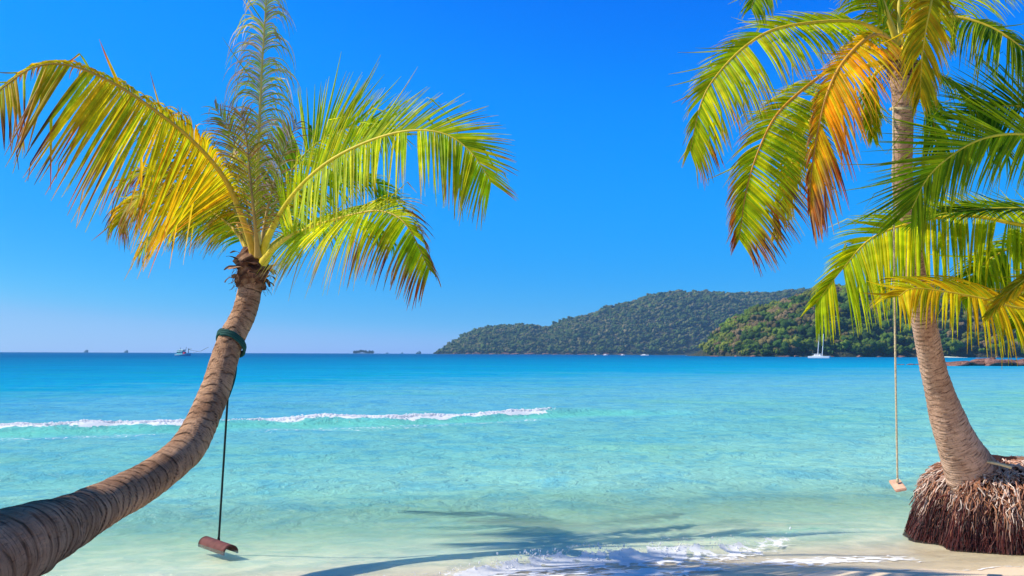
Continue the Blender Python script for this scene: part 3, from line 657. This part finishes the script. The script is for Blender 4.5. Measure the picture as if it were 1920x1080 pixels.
    lf([(488, 486, 11.3), (520, 450, 11.5), (570, 425, 11.7), (630, 412, 11.8), (690, 420, 11.9), (735, 455, 11.9)], 111, 0.75, 55, 0.5, 0.2, (0.7, 1.5), (1, 1.5), (64, 24), 'green', (0.7, 0.3))
    # low fronds on the left
    lf([(470, 480, 11.1), (440, 432, 11.2), (400, 400, 11.3), (345, 375, 11.3), (290, 362, 11.3), (240, 385, 11.3), (222, 420, 11.3)], 112, 0.95, 80, 0.6, 0.18, (0.8, 1.6), (1, 1.6), (66, 26), 'yellow', (0.55, 0.5), (0.42, 0.3, 0.02), 0.04, drop=0.04, frontdry=0.5)
    lf([(474, 480, 11.3), (432, 400, 11.5), (380, 345, 11.6), (320, 318, 11.7), (265, 322, 11.7), (225, 350, 11.7)], 113, 0.8, 65, 0.6, 0.2, (0.7, 1.4), (1, 1.5), (64, 26), 'yellow', (0.4, 0.8), (0.35, 0.2, 0.03), drop=0.08, frontdry=0.9)
    lf([(476, 482, 11.3), (450, 440, 11.6), (410, 415, 11.8), (360, 405, 11.9), (305, 425, 12.0), (262, 475, 12.0)], 114, 0.75, 60, 0.5, 0.2, (0.7, 1.6), (1, 1.6), (64, 26), 'green', (0.6, 0.4), drop=0.05, frontdry=0.8)
    return t

def right_palm():
    D = 8.6
    rows = [(1832, 905, 11.1, .42), (1815, 872, 10.95, .33), (1796, 832, 10.8, .268), (1776, 782, 10.65, .225), (1760, 728, 10.5, .182), (1749, 688, 10.35, .166), (1737, 628, 10.1, .152), (1719, 537, 9.75, .146), (1704, 408, 9.3, .130),
            (1692, 335, 9.05, .116), (1694, 250, 8.8, .106), (1692, 180, 8.65, .114), (1689, 140, 8.6, .12), (1690, 100, 8.55, .07)]
    t = thing('palm_tree', at(1832, 905, 11.1), 'upright coconut palm on the right with a bared mound of roots at the water edge', 'palm tree', 'coconut palms on the beach')
    build_trunk(t, [(*at(x, y, d), r * 0.94) for x, y, d, r in rows], M['barkpale'], 0.085, 36, 0.014, 8, 0.06)
    sheath(t, at(1690, 118, D), (0, 0, 1), 0.135, 0.34, 6, 14)
    ko = dict(wid=0.032)
    frond(t, [(1688, 100, 8.6), (1660, 70, 8.5), (1630, 50, 8.4), (1575, 40, 8.25), (1465, 52, 8.0), (1400, 85, 7.9), (1345, 140, 7.8), (1315, 192, 7.75), (1294, 280, 7.7)], 201, 0.92, 115, 0.75, 0.2, (0.5, 0.6), (1.0, 0.9), (60, 14), 'lime',
          (0.72, 0.5), (0.50, 0.36, 0.02), 0.030, (0.030, 0.004), 0.02, 0.5)
    frond(t, [(1688, 110, 8.55), (1640, 95, 8.4), (1595, 112, 8.3), (1550, 134, 8.15), (1465, 205, 7.95), (1426, 273, 7.85), (1400, 354, 7.8), (1386, 448, 7.75)], 202, 0.85, 105, 0.75, 0.40, (0.5, 0.9), (1.0, 0.8), (62, 22), 'lime',
          (0.6, 0.6), (0.46, 0.24, 0.02), 0.028, (0.028, 0.004), 0.03, 0.9)
    frond(t, [(1690, 105, 8.5), (1660, 72, 8.2), (1628, 70, 7.9), (1582, 115, 7.6), (1556, 162, 7.5), (1538, 222, 7.45), (1522, 318, 7.42), (1518, 392, 7.4)], 203, 0.86, 95, 0.75, 0.22, (0.30, 1.2), (1.0, 0.8), (58, 12), 'gold',
          (0.55, 0.45), (0.60, 0.30, 0.02), 0.032, (0.028, 0.004), 0.05, 1.6, label='yellow frond turning orange and dark red towards its hanging end')
    frond(t, [(1692, 115, 8.8), (1640, 120, 8.8), (1580, 145, 8.75), (1530, 205, 8.7), (1490, 290, 8.7), (1470, 365, 8.7), (1455, 438, 8.7)], 204, 0.42, 75, 0.8, 0.3, (0.8, 1.5), (0.9, 1.6), (50, 22), 'yellow', (0.7, 0.3), (0.5, 0.36, 0.02), 0.026)
    frond(t, [(1690, 120, 8.9), (1650, 130, 9.0), (1632, 160, 9.1), (1632, 205, 9.1), (1636, 255, 9.1)], 205, 0.36, 45, 1.0, 0.3, (0.9, 1.6), (0.9, 1.6), (45, 22), 'lime', (0.7, 0.2), wid=0.026)
    frond(t, [(1688, 98, 8.6), (1668, 40, 8.5), (1640, -20, 8.4), (1570, -70, 8.2), (1490, -70, 8.0), (1430, -35, 7.9), (1408, 15, 7.85)], 206, 0.62, 80, 0.6, 0.15, (0.7, 0.8), (1, 1.5), (66, 24), 'green', (0.75, 0.3), wid=0.03)
    frond(t, [(1688, 98, 8.7), (1672, 45, 8.8), (1655, -10, 8.9), (1625, -60, 8.9), (1570, -95, 8.9)], 207, 0.75, 70, 0.8, 0.12, (0.9, 0.9), (1, 1.4), (64, 28), 'lime', (0.75, 0.3), wid=0.03)
    frond(t, [(1692, 98, 8.6), (1685, 40, 8.7), (1690, -30, 8.8), (1712, -100, 8.8), (1760, -150, 8.8)], 208, 0.75, 70, 1.1, 0.12, (0.9, 0.9), (1, 1.4), (62, 28), 'yellow', (0.75, 0.3), wid=0.03)
    frond(t, [(1694, 100, 8.45), (1712, 58, 8.2), (1735, 10, 7.9), (1748, -18, 7.6), (1745, 8, 7.4), (1735, 60, 7.35), (1728, 115, 7.35), (1725, 180, 7.35)], 209, 0.50, 70, 1.35, 0.36, (1, 1.1), (1, 1.1), (52, 20), 'yellow', (0.75, 0.35), (0.56, 0.42, 0.02), 0.030, (0.028, 0.004), label='frond bending over towards the viewer in front of the crown')
    frond(t, [(1694, 100, 8.6), (1725, 55, 8.55), (1780, 33, 8.5), (1835, 43, 8.4), (1889, 70, 8.3), (1940, 118, 8.25), (1975, 190, 8.2)], 210, 1.0, 95, 0.6, 0.25, (0.4, 1.0), (1, 1.5), (66, 26), 'green', (0.75, 0.3), (0.5, 0.36, 0.02), wid=0.030)
    frond(t, [(1694, 112, 8.7), (1725, 120, 8.8), (1758, 140, 8.9), (1795, 165, 9.0), (1845, 215, 9.1), (1890, 290, 9.1)], 211, 0.75, 75, 0.6, 0.15, (0.6, 1.0), (1, 1.5), (66, 26), 'green', (0.8, 0.3), (0.40, 0.28, 0.02), wid=0.030)
    frond(t, [(1694, 100, 8.8), (1722, 40, 9.1), (1765, -20, 9.4), (1830, -50, 9.6), (1900, -30, 9.8), (1960, 30, 9.9)], 212, 0.85, 75, 0.6, 0.15, (0.7, 0.9), (1, 1.4), (64, 26), 'lime', (0.8, 0.3), wid=0.032)
    frond(t, [(1692, 118, 8.9), (1712, 140, 9.2), (1735, 180, 9.4), (1752, 240, 9.5), (1760, 310, 9.5)], 213, 0.6, 60, 0.9, 0.15, (0.8, 1.3), (1, 1.4), (58, 24), 'dark', (0.8, 0.3), wid=0.028)
    # roots
    cx, cy = 6.84, 11.25; rng = np.random.default_rng(77)
    mb = MB(); nr, na = 16, 64; V = []
    def ball(th, u):
        """u 0 top centre, 1 bottom rim; th angle"""
        rad = np.interp(u, [0, 0.25, 0.5, 0.62, 1.0], [0.0, 0.46, 0.78, 0.90, 1.12]); z = np.interp(u, [0, 0.25, 0.5, 0.62, 1.0], [1.20, 1.13, 0.96, 0.79, -0.06])
        w = 1 + 0.06 * np.sin(3 * th + 1) + 0.05 * np.sin(7 * th) + 0.04 * np.sin(11 * th + 2 + 3 * u)
        return np.stack([cx + rad * w * np.cos(th), cy + rad * w * np.sin(th), z + 0 * th], -1)
    for i in range(nr):
        V.append(ball(np.linspace(0, 6.2832, na, endpoint=False), np.full(na, 0.02 + 0.98 * i / (nr - 1))))
    V = np.vstack(V); V = V + 0.03 * np.stack([fbm(V[:, 0] * 6, V[:, 2] * 6, 1), fbm(V[:, 1] * 6, V[:, 2] * 6, 2), fbm(V[:, 0] * 6, V[:, 1] * 6, 3)], 1)
    fc = [[i * na + j, i * na + (j + 1) % na, (i + 1) * na + (j + 1) % na, (i + 1) * na + j] for i in range(nr - 1) for j in range(na)] + [list(range(na))[::-1]]
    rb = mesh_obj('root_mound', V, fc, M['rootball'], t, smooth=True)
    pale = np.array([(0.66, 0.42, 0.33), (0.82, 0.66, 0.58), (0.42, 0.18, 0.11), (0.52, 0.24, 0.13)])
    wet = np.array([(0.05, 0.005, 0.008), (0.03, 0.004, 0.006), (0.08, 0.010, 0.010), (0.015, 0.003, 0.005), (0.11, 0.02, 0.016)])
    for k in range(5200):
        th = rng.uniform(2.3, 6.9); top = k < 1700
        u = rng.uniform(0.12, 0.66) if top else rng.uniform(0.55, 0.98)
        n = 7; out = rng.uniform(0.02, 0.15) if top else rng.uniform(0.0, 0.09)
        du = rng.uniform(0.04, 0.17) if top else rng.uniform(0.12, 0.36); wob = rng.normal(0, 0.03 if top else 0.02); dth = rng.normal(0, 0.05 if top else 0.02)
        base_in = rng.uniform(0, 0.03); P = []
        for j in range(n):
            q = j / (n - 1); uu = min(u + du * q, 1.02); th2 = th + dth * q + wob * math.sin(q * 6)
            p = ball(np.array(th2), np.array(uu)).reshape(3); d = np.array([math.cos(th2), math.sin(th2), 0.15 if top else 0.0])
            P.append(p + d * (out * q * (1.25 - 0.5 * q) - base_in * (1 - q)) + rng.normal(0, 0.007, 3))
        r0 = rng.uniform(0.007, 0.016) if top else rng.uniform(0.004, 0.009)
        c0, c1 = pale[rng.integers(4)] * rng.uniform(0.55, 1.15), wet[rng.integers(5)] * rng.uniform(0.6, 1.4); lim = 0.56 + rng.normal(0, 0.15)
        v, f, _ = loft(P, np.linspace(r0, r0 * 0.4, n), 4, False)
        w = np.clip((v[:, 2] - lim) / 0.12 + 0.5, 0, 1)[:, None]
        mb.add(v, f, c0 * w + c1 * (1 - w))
    for k in range(26):                                     # long pale roots sweeping down to the right
        th = rng.uniform(4.5, 5.6); u = rng.uniform(0.2, 0.4); P = []
        for j in range(12):
            q = j / 11; p = ball(np.array(th + 0.35 * q + 0.03 * math.sin(q * 7 + k)), np.array(u + 0.32 * q)).reshape(3); P.append(p + np.array([0, -0.05, 0.03 + 0.02 * math.sin(q * 4 + k)]))
        mb.tube(P, np.linspace(0.016, 0.008, 12), 5, (0.56, 0.42, 0.36), False)
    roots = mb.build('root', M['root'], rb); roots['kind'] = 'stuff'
    roots.parent = rb; roots.matrix_parent_inverse = Matrix.Identity(4)
    # a cut palm stalk lying on the roots
    st = MB(); a, b = at(1832, 868, 10.75), at(1897, 881, 10.45)
    a[2] += 0.035; b[2] += 0.03
    P = [a + (b - a) * q + np.array([0, 0, 0.012 * math.sin(q * 3.1)]) for q in np.linspace(0, 1, 10)]
    st.tube(P, np.interp(np.linspace(0, 1, 10), [0, 0.1, 0.9, 1], [0.012, 0.018, 0.022, 0.024]), 8, (0.66, 0.55, 0.36))
    for q in (2, 5, 7): st.tube([P[q], P[q] + np.array([0.03, 0, 0.03])], [0.006, 0.002], 5, (0.5, 0.38, 0.22))
    tag(st.build('stick', M['wood'], smooth=True), 'pale bare stick lying on top of the root mound', 'stick')
    return t

def side_palm():
    """stands just outside the right edge; its fronds reach in"""
    c = (2130, 430)
    rows = [(2200, 1120, 8.2, .30), (2190, 1000, 8.4, .22), (2170, 800, 8.6, .17), (2145, 600, 8.7, .15), (2132, 480, 8.7, .14), (2130, 425, 8.7, .08)]
    t = thing('palm_tree', at(2200, 1120, 8.2), 'coconut palm at the right edge whose fronds hang before the upright trunk', 'palm tree', 'coconut palms on the beach')
    build_trunk(t, [(*at(x, y, d), r) for x, y, d, r in rows], M['barkpale'], 0.09, 24, 0.03, 12, 0.04)
    sheath(t, at(2130, 445, 8.7), (0, 0, 1), 0.16, 0.4, 9, 10)
    frond(t, [(2125, 470, 8.75), (2030, 438, 8.9), (1920, 423, 9.05), (1830, 406, 9.15), (1764, 408, 9.2), (1687, 424, 9.25), (1628, 451, 9.25), (1578, 506, 9.25), (1530, 568, 9.25)], 301, 1.22, 100, 0.85, 0.12, (0.5, 0.5), (1.0, 0.9), (64, 16), 'lime',
          (0.85, 0.12), (0.56, 0.46, 0.02), 0.040, (0.034, 0.004), 0.01, 0.0, ragged=0.06, label='bright yellow green frond arching low across the trunk')
    frond(t, [(2125, 500, 8.6), (2030, 570, 8.5), (1920, 579, 8.45), (1842, 560, 8.4), (1772, 547, 8.4), (1712, 541, 8.4), (1685, 556, 8.4)], 302, 0.88, 80, 0.58, 0.12, (0.9, 1.3), (1.0, 1.5), (64, 38), 'yellow', (0.85, 0.2), (0.56, 0.40, 0.02), 0.044, (0.034, 0.006), 0.02)
    frond(t, [(2120, 480, 8.4), (2040, 470, 8.1), (1960, 500, 7.9), (1895, 545, 7.8), (1850, 590, 7.75)], 303, 0.55, 50, 0.7, 0.35, (0.5, 0.4), (0.6, 0.5), (22, 10), 'yellow', (0.8, 0.3), (0.56, 0.40, 0.02), 0.036)
    frond(t, [(2128, 420, 8.4), (2080, 330, 8.2), (2000, 270, 8.1), (1920, 252, 8.0), (1850, 258, 7.95), (1795, 284, 7.9), (1742, 330, 7.88), (1710, 390, 7.86)], 304, 1.02, 92, 0.95, 0.25, (1.0, 0.05), (0.85, 0.7), (58, 22), 'green', (0.85, 0.15), (0.50, 0.46, 0.03), 0.030, (0.030, 0.005), 0.02, lift=0.0)
    frond(t, [(2130, 420, 8.5), (2090, 320, 8.6), (2020, 240, 8.7), (1940, 205, 8.75), (1870, 200, 8.8), (1800, 225, 8.8)], 305, 0.95, 70, 1.0, 0.25, (0.9, 0.1), (1.0, 0.5), (62, 26), 'dark', (0.85, 0.2), (0.44, 0.36, 0.03), 0.030)
    frond(t, [(2128, 440, 8.7), (2040, 400, 8.75), (1930, 392, 8.8), (1840, 392, 8.85), (1760, 402, 8.9), (1715, 415, 8.9)], 306, 0.75, 70, 0.3, 0.15, (0.7, 0.2), (0.8, 0.6), (52, 18), 'dark', (0.85, 0.2), (0.44, 0.38, 0.03), 0.030)
    frond(t, [(2128, 450, 8.8), (2030, 440, 9.0), (1930, 452, 9.2), (1850, 490, 9.3), (1800, 545, 9.3)], 307, 0.8, 65, 0.5, 0.15, (0.7, 1.0), (0.95, 1.5), (64, 24), 'green', (0.85, 0.2))
    frond(t, [(2128, 470, 8.9), (2040, 500, 9.2), (1960, 555, 9.4), (1905, 615, 9.4)], 308, 0.75, 60, 0.5, 0.15, (0.7, 1.2), (0.95, 1.6), (64, 26), 'green', (0.8, 0.2))
    for k, (dx, dy, dd) in enumerate(((260, -160, 0.6), (300, 40, 0.3), (150, -260, 1.2), (200, 190, -0.6), (40, -280, -0.9))):
        frond(t, [(2130, 440, 8.7), (2130 + dx * 0.4, 400 + dy * 0.7, 8.7 + dd * 0.5), (2130 + dx * 0.8, 410 + dy, 8.7 + dd), (2130 + dx * 1.2, 480 + dy, 8.7 + dd * 1.4)], 310 + k, 0.8, 50, 0.6, 0.15, (0.8, 0.9), (1, 1.4), (64, 26), 'lime', (0.8, 0.2))
    return t

def shade_palm():
    """stands left of the frame; its crown shades the foot of the leaning trunk"""
    c0 = Vector((-8.4, 5.7, 0.25)); top = np.array([-7.8, 5.9, 4.9])
    t = thing('palm_tree', c0, 'coconut palm standing beyond the left edge of the beach view', 'palm tree', 'coconut palms on the beach')
    build_trunk(t, [(*c0, .24), (-8.25, 5.75, 2.2, .17), (-8.0, 5.85, 3.8, .14), (*top, .12)], M['barkpale'], 0.1, 20, 0.04, 15, 0.04)
    for k in range(17):
        th = k * 2.4; d = np.array([math.cos(th), math.sin(th), 0]); el = [0.9, 0.35, 0.6][k % 3]
        P = [top, top + d * 0.6 + np.array([0, 0, el * 0.8]), top + d * 1.3 + np.array([0, 0, el * 0.9]), top + d * 2.0 + np.array([0, 0, el * 0.4 - 0.3])]
        # frond() wants picture coordinates, so go back through the lens model
        Q = [((p[0] / p[1]) * F + 960, YC - (p[2] - CAMZ) / p[1] * F, p[1]) for p in P]
        frond(t, Q, 400 + k, 0.8, 45, 0.2, 0.12, (1, 1.0), (1, 1.0), (66, 26), 'lime', (0.8, 0.2), wid=0.05)

# ------------------------------------------------------------------ swings
def rope_path(a, b, n=30, sag=0.0):
    return [a + (b - a) * q + np.array([sag * math.sin(q * math.pi), 0, 0]) for q in np.linspace(0, 1, n)]
def swings():
    g = 'rope swings hanging from the palms'
    # left: half pipe on a dark rope
    a = at(427, 745, 10.62); b = at(410, 1014, 10.85)
    t = thing('rope_swing', b, 'dark rope swing with a half round brown pipe seat just touching the water', 'swing', g)
    rp = MB(); rp.tube(rope_path(a, b), 0.015, 8, (0.02, 0.035, 0.035)); rp.build('rope', M['rope'], t, True)
    wr = MB(); c = at(433, 644, 10.7); ax = at(456, 592, 10.9) - at(405, 727, 10.3); ax /= np.linalg.norm(ax)
    u = np.cross(ax, [0, 1, 0]); u /= np.linalg.norm(u); w = np.cross(ax, u); P = []
    for q in np.linspace(0, 1, 150):
        th = q * 6.2832 * 3.0 + 1.0; tilt = 0.06 * math.sin(th + 0.6)
        P.append(c + ax * (0.085 * (q - 0.5) + tilt) + (u * math.cos(th) + w * math.sin(th)) * (0.192 + 0.008 * math.sin(q * 20)))
    # tail running down the far side of the trunk to the hanging rope
    end = P[-1]; P += [end + (a - end) * q + np.array([0.06 * math.sin(q * 3.14), 0.22 * math.sin(q * 3.14), 0]) for q in np.linspace(0.08, 1, 14)]
    wr.tube(P, 0.020, 8, (0.015, 0.085, 0.075)); wr.build('rope_wrap', M['rope'], t, True)
    # seat: half pipe with thickness
    e0 = at(385, 1022, 11.0); e1 = at(433, 1031, 10.5); e0[2] = e1[2] = -0.02
    ax = e1 - e0; ln = np.linalg.norm(ax); ax /= ln; sd = np.cross(ax, [0, 0, 1.0]); V = []; nseg = 20
    for q in np.linspace(0, 1, 14):
        for R in (0.105, 0.088):
            for k in range(nseg + 1):
                th = -0.18 + (math.pi + 0.36) * k / nseg
                V.append(e0 + ax * ln * q + sd * R * math.cos(th) + np.array([0, 0, R * math.sin(th)]))
    m = 2 * (nseg + 1); fs = []
    for i in range(13):
        for k in range(nseg):
            o = i * m + k; fs.append([o, o + 1, o + m + 1, o + m]); o += nseg + 1; fs.append([o + 1, o, o + m, o + m + 1])
        for k in (0, nseg):
            o = i * m + k; fs.append([o, o + m, o + m + nseg + 1, o + nseg + 1])
    for i in (0, 13):
        for k in range(nseg): o = i * m + k; fs.append([o, o + 1, o + nseg + 2, o + nseg + 1])
    mb = MB(); mb.add(V, fs, (0.16, 0.055, 0.05)); mb.build('pipe_seat', M['wood'], t, True)
    kn = MB(); kn.tube([b + np.array([0, 0, -0.03]), b + np.array([0, 0, 0.0]), b + np.array([0, 0, 0.05])], [0.02, 0.024, 0.016], 8, (0.02, 0.035, 0.035)); kn.build('knot', M['rope'], t, True)
    # right: plank on a pale rope
    a = at(1675, 200, 8.62); b = at(1683, 905, 8.62)
    t = thing('rope_swing', b, 'pale thin rope swing with a small tilted wooden plank beside the root mound', 'swing', g)
    rp = MB(); rp.tube(rope_path(a, b, 40, -0.01), 0.0105, 7, (0.55, 0.47, 0.30)); rp.build('rope', M['rope'], t, True)
    wr = MB(); c = at(1692, 206, 8.72); P = []
    for q in np.linspace(0, 1, 60):
        th = q * 6.2832 * 1.6 + 2.8; P.append(c + np.array([0.127 * math.cos(th), 0.127 * math.sin(th), 0.03 * math.sin(th) + 0.02 * q]))
    P = [a] + P; wr.tube(P, 0.011, 7, (0.55, 0.47, 0.30)); wr.build('rope_wrap', M['rope'], t, True)
    import bmesh
    cs = [at(1666, 900, 8.74), at(1687, 897, 8.70), at(1700, 915, 8.50), at(1679, 919, 8.54)]
    nrm = np.cross(cs[1] - cs[0], cs[3] - cs[0]); nrm /= np.linalg.norm(nrm); nrm *= -np.sign(nrm[2])
    bm = bmesh.new(); vs = [bm.verts.new(c) for c in cs] + [bm.verts.new(c + nrm * 0.034) for c in cs]
    for q in ((3, 2, 1, 0), (4, 5, 6, 7), (0, 1, 5, 4), (1, 2, 6, 5), (2, 3, 7, 6), (3, 0, 4, 7)): bm.faces.new([vs[i] for i in q])
    bmesh.ops.recalc_face_normals(bm, faces=list(bm.faces))
    bmesh.ops.bevel(bm, geom=list(bm.edges), offset=0.007, segments=2, affect='EDGES'); bm.verts.index_update()
    v = np.array([x.co[:] for x in bm.verts]); f = [[x.index for x in p.verts] for p in bm.faces]; bm.free()
    mb = MB(); mb.add(v, f, (0.66, 0.40, 0.28)); mb.build('plank_seat', M['wood'], t)
    kn = MB(); kn.tube([b + np.array([0, 0, 0.0]), b + np.array([0, 0, 0.02]), b + np.array([0, 0, 0.05])], [0.014, 0.018, 0.011], 8, (0.55, 0.47, 0.30)); kn.build('knot', M['rope'], t, True)

# ------------------------------------------------------------------ boats
def hull(mb, L, B, H, col, sheer=0.35, x0=0.0, y0=0.0, top=None, draft=0.4, bow=1):
    """a boat hull along x, bow at +x*bow, standing in water at z=0"""
    n = 18; V = []; C = []
    for i in range(n):
        t = i / (n - 1); w = B / 2 * (1 - max(0, (t - 0.45) / 0.55) ** 2.2) * (0.86 + 0.14 * min(1, t * 4)) + 0.01
        zt = H * (1 + sheer * (2.6 * max(0, t - 0.55) + 0.5 * max(0, 0.3 - t))); x = (t - 0.5) * L * (1 + 0.0) * bow
        for yy, zz, k in ((-w, zt, 1), (-w * 0.94, zt * 0.45, 0), (-w * 0.75, -draft, 0), (w * 0.75, -draft, 0), (w * 0.94, zt * 0.45, 0), (w, zt, 1)):
            V.append((x0 + x, y0 + yy, zz)); C.append(top if (k and top is not None) else col)
    fs = []
    for i in range(n - 1):
        for k in range(6): fs.append([i * 6 + k, i * 6 + (k + 1) % 6, (i + 1) * 6 + (k + 1) % 6, (i + 1) * 6 + k])
    fs += [list(range(6)), [(n - 1) * 6 + k for k in range(6)][::-1]]
    mb.add(V, fs, np.array(C))
def shift(mb, p, yaw=-0.6):
    c, q = math.cos(yaw), math.sin(yaw)
    mb.v = [v @ np.array([[c, q, 0], [-q, c, 0], [0, 0, 1]]) + np.asarray(p) for v in mb.v]; return mb
def fishing_boat():
    p = at(344, 667, 610); p[2] = 0; t = thing('fishing_boat', p, 'turquoise fishing boat with long booms out near the horizon on the left', 'boat')
    teal, tealL, white, red, dark = (0.03, 0.30, 0.32), (0.20, 0.62, 0.60), (0.88, 0.92, 0.90), (0.65, 0.03, 0.12), (0.05, 0.05, 0.07)
    m = MB(); hull(m, 14.5, 4.0, 1.25, (0.06, 0.28, 0.45), 0.75, top=(0.55, 0.80, 0.78)); shift(m, p, -0.4).build('hull', M['paint'], t)
    m = MB(); hull(m, 9.5, 4.06, 0.75, white, 0.0, x0=-2.4, draft=-0.15); shift(m, p, -0.4).build('white_strake', M['paint'], t)
    m = MB(); m.box((-2.6, 0, 2.1), (5.6, 2.9, 1.7), tealL); m.box((-1.2, 0, 3.55), (2.6, 2.5, 1.2), white)
    for x in (-4.4, -3.2, -2.0): m.box((x, -1.47, 2.3), (0.7, 0.06, 0.6), dark)
    shift(m, p, -0.4).build('cabin', M['paint'], t)
    m = MB(); m.box((-2.9, 0, 3.05), (6.6, 3.6, 0.25), teal, 0.92); m.box((-1.0, 0, 4.35), (4.4, 3.2, 0.5), teal, 0.8); m.box((-4.2, 0, 3.9), (2.0, 2.6, 1.0), teal, 0.7); shift(m, p, -0.4).build('awning', M['paint'], t)
    m = MB(); m.box((1.5, -0.4, 2.1), (1.8, 2.2, 1.6), red, 0.7); shift(m, p, -0.4).build('deck_cargo', M['paint'], t)
    for q in ([(-3.2, 0, 4), (-3.0, 0, 6.2)], [(1.6, 0, 2.4), (2.2, 0, 4.4), (2.9, 0, 6.6)]):
        m = MB(); m.tube(q, 0.13, 6, dark); shift(m, p, -0.4).build('mast', M['paint'], t)
    m = MB(); m.tube([(5.2, 0, 1.2), (4.7, 0, 5.6)], 0.16, 6, dark); m.tube([(4.3, 0, 1.2), (4.85, 0, 3.6), (5.8, 0, 5.2)], 0.14, 6, dark); shift(m, p, -0.4).build('gantry', M['paint'], t)
    m = MB(); m.tube([(4.9, 0, 5.2), (6.5, -0.5, 5.3), (9.0, -1, 5.3)], 0.13, 6, dark); m.tube([(7.5, 0, 4.3), (14.0, 0, 3.4), (17.0, 0, 3.6), (24.5, 0, 6.6)], 0.12, 6, dark); m.tube([(5.0, 0, 5.2), (7.5, 0, 4.3)], 0.12, 6, dark)
    m.tube([(6.4, 0, 2.0), (11.0, 0, 2.4), (14.0, 0, 3.4)], 0.06, 5, dark); shift(m, p, -0.4).build('boom', M['paint'], t)
def catamaran():
    p = at(1536, 670.5, 640); p[2] = 0; t = thing('catamaran', p, 'white catamaran with two bare masts moored below the near wooded hill', 'catamaran')
    w = (0.82, 0.84, 0.85)
    for s in (-1, 1):
        m = MB(); hull(m, 15.5, 1.7, 1.45, w, 0.15, y0=s * 3.3); shift(m, p).build('hull', M['paint'], t)
    m = MB(); m.box((-0.8, 0, 1.5), (8.5, 5.6, 0.6), w); shift(m, p).build('deck', M['paint'], t)
    m = MB(); m.box((-1.2, 0, 2.35), (5.4, 4.4, 1.15), w, 0.82); m.box((-1.2, -2.05, 2.4), (3.6, 0.08, 0.4), (0.03, 0.05, 0.08)); m.box((-4.4, 0, 3.3), (2.0, 3.6, 0.12), (0.3, 0.5, 0.6)); shift(m, p).build('cabin', M['paint'], t)
    for x in (-1.1, 2.3):
        m = MB(); m.tube([(x, 0, 2.0), (x + 0.5, 0, 10), (x + 0.9, 0, 19.2)], [0.30, 0.30, 0.26], 8, w); shift(m, p).build('mast', M['paint'], t)
        m = MB(); m.tube([(x, 0, 3.2), (x - 3.0, 0, 3.3)], 0.17, 6, (0.55, 0.65, 0.75)); shift(m, p).build('boom', M['paint'], t)
def small_boats():
    for i, (px, py, d, L, lab) in enumerate(((1117, 668, 1500, 4.5, 'tiny white moored boat farthest left off the far shore'), (1136, 668.2, 1480, 9, 'low white boat next to the tiny one off the far shore'),
                                            (1168, 668, 1480, 8, 'white boat with cabin mid group off the far shore'), (1209, 668, 1450, 15, 'longest white boat of those off the far shore'))):
        p = at(px, py, d); p[2] = 0; t = thing('motorboat', p, lab, 'boat', 'white boats off the far shore'); w = (0.85, 0.86, 0.86)
        m = MB(); hull(m, L, min(3.0, L * 0.35), 1.0 + L * 0.03, w, 0.3); shift(m, p).build('hull', M['paint'], t)
        m = MB(); m.box((-L * 0.1, 0, 1.5 + L * 0.03), (L * 0.42, min(2.2, L * 0.25), 1.0), w, 0.8); shift(m, p).build('cabin', M['paint'], t)
    for i, (px, d, s, lab) in enumerate(((162, 3300, 1.35, 'faint blue boat on the horizon at the far left'), (237, 3400, 1.25, 'faint blue boat on the horizon left of the fishing boat'), (785, 3000, 1.2, 'small dark boat on the horizon before the headland tip'),
                                         (726, 4400, 0.8, 'speck of a boat on the horizon just right of the islet'), (754, 4400, 0.8, 'speck of a boat midway between islet and headland'))):
        p = at(px, 661, d); p[2] = 0; t = thing('fishing_boat', p, lab, 'boat', 'boats far out on the horizon'); c = (0.06, 0.16, 0.22)
        m = MB(); hull(m, 20 * s, 6 * s, 3.2 * s, c, 0.5); shift(m, p).build('hull', M['paint'], t)
        m = MB(); m.box((3.0 * s, 0, 5.6 * s), (8 * s, 4.5 * s, 5 * s), c, 0.8); m.box((-6 * s, 0, 4.6 * s), (3 * s, 3 * s, 3 * s), c, 0.6); m.tube([(3 * s, 0, 8 * s), (3 * s, 0, 11 * s)], 0.4 * s, 5, c); shift(m, p).build('cabin', M['paint'], t)
    for px, py, d, lab in ((1007, 661, 2640, 'pale house among trees at the foot of the far hill'), (1114, 662, 2640, 'pale house by the shore of the far hill, nearer the boats')):
        p = at(px, py, d); p[2] = 2.0; t = thing('house', p, lab, 'house', 'pale houses below the far hill'); c = (0.7, 0.66, 0.62)
        m = MB(); m.box((0, 0, 3.0), (11, 8, 6.0), c); shift(m, p).build('wall', M['paint'], t)
        m = MB(); m.add([(-6.5, -5, 6), (6.5, -5, 6), (6.5, 5, 6), (-6.5, 5, 6), (-4, 0, 9), (4, 0, 9)], [[0, 1, 5, 4], [2, 3, 4, 5], [1, 2, 5], [3, 0, 4], [3, 2, 1, 0]], (0.45, 0.36, 0.34)); shift(m, p).build('roof', M['paint'], t)

# ------------------------------------------------------------------ air
def haze():
    g = NT('haze_air'); v = g.n('VolumePrincipled'); v.inputs['Color'].default_value = (0.32, 0.64, 1.0, 1); v.inputs['Density'].default_value = 0.0001; v.inputs['Anisotropy'].default_value = 0.2
    m = g.out(None, v.outputs[0]); mb = MB(); mb.box((0, 2600, 137.5), (13000, 5400, 287), (1, 1, 1))
    o = mb.build('haze', m); tag(o, kind='stuff'); return o

build_sand(); build_sea(); build_spray(); build_hills(); build_ledge()
left_palm(); right_palm(); side_palm(); shade_palm()
swings(); fishing_boat(); catamaran(); small_boats()
haze()
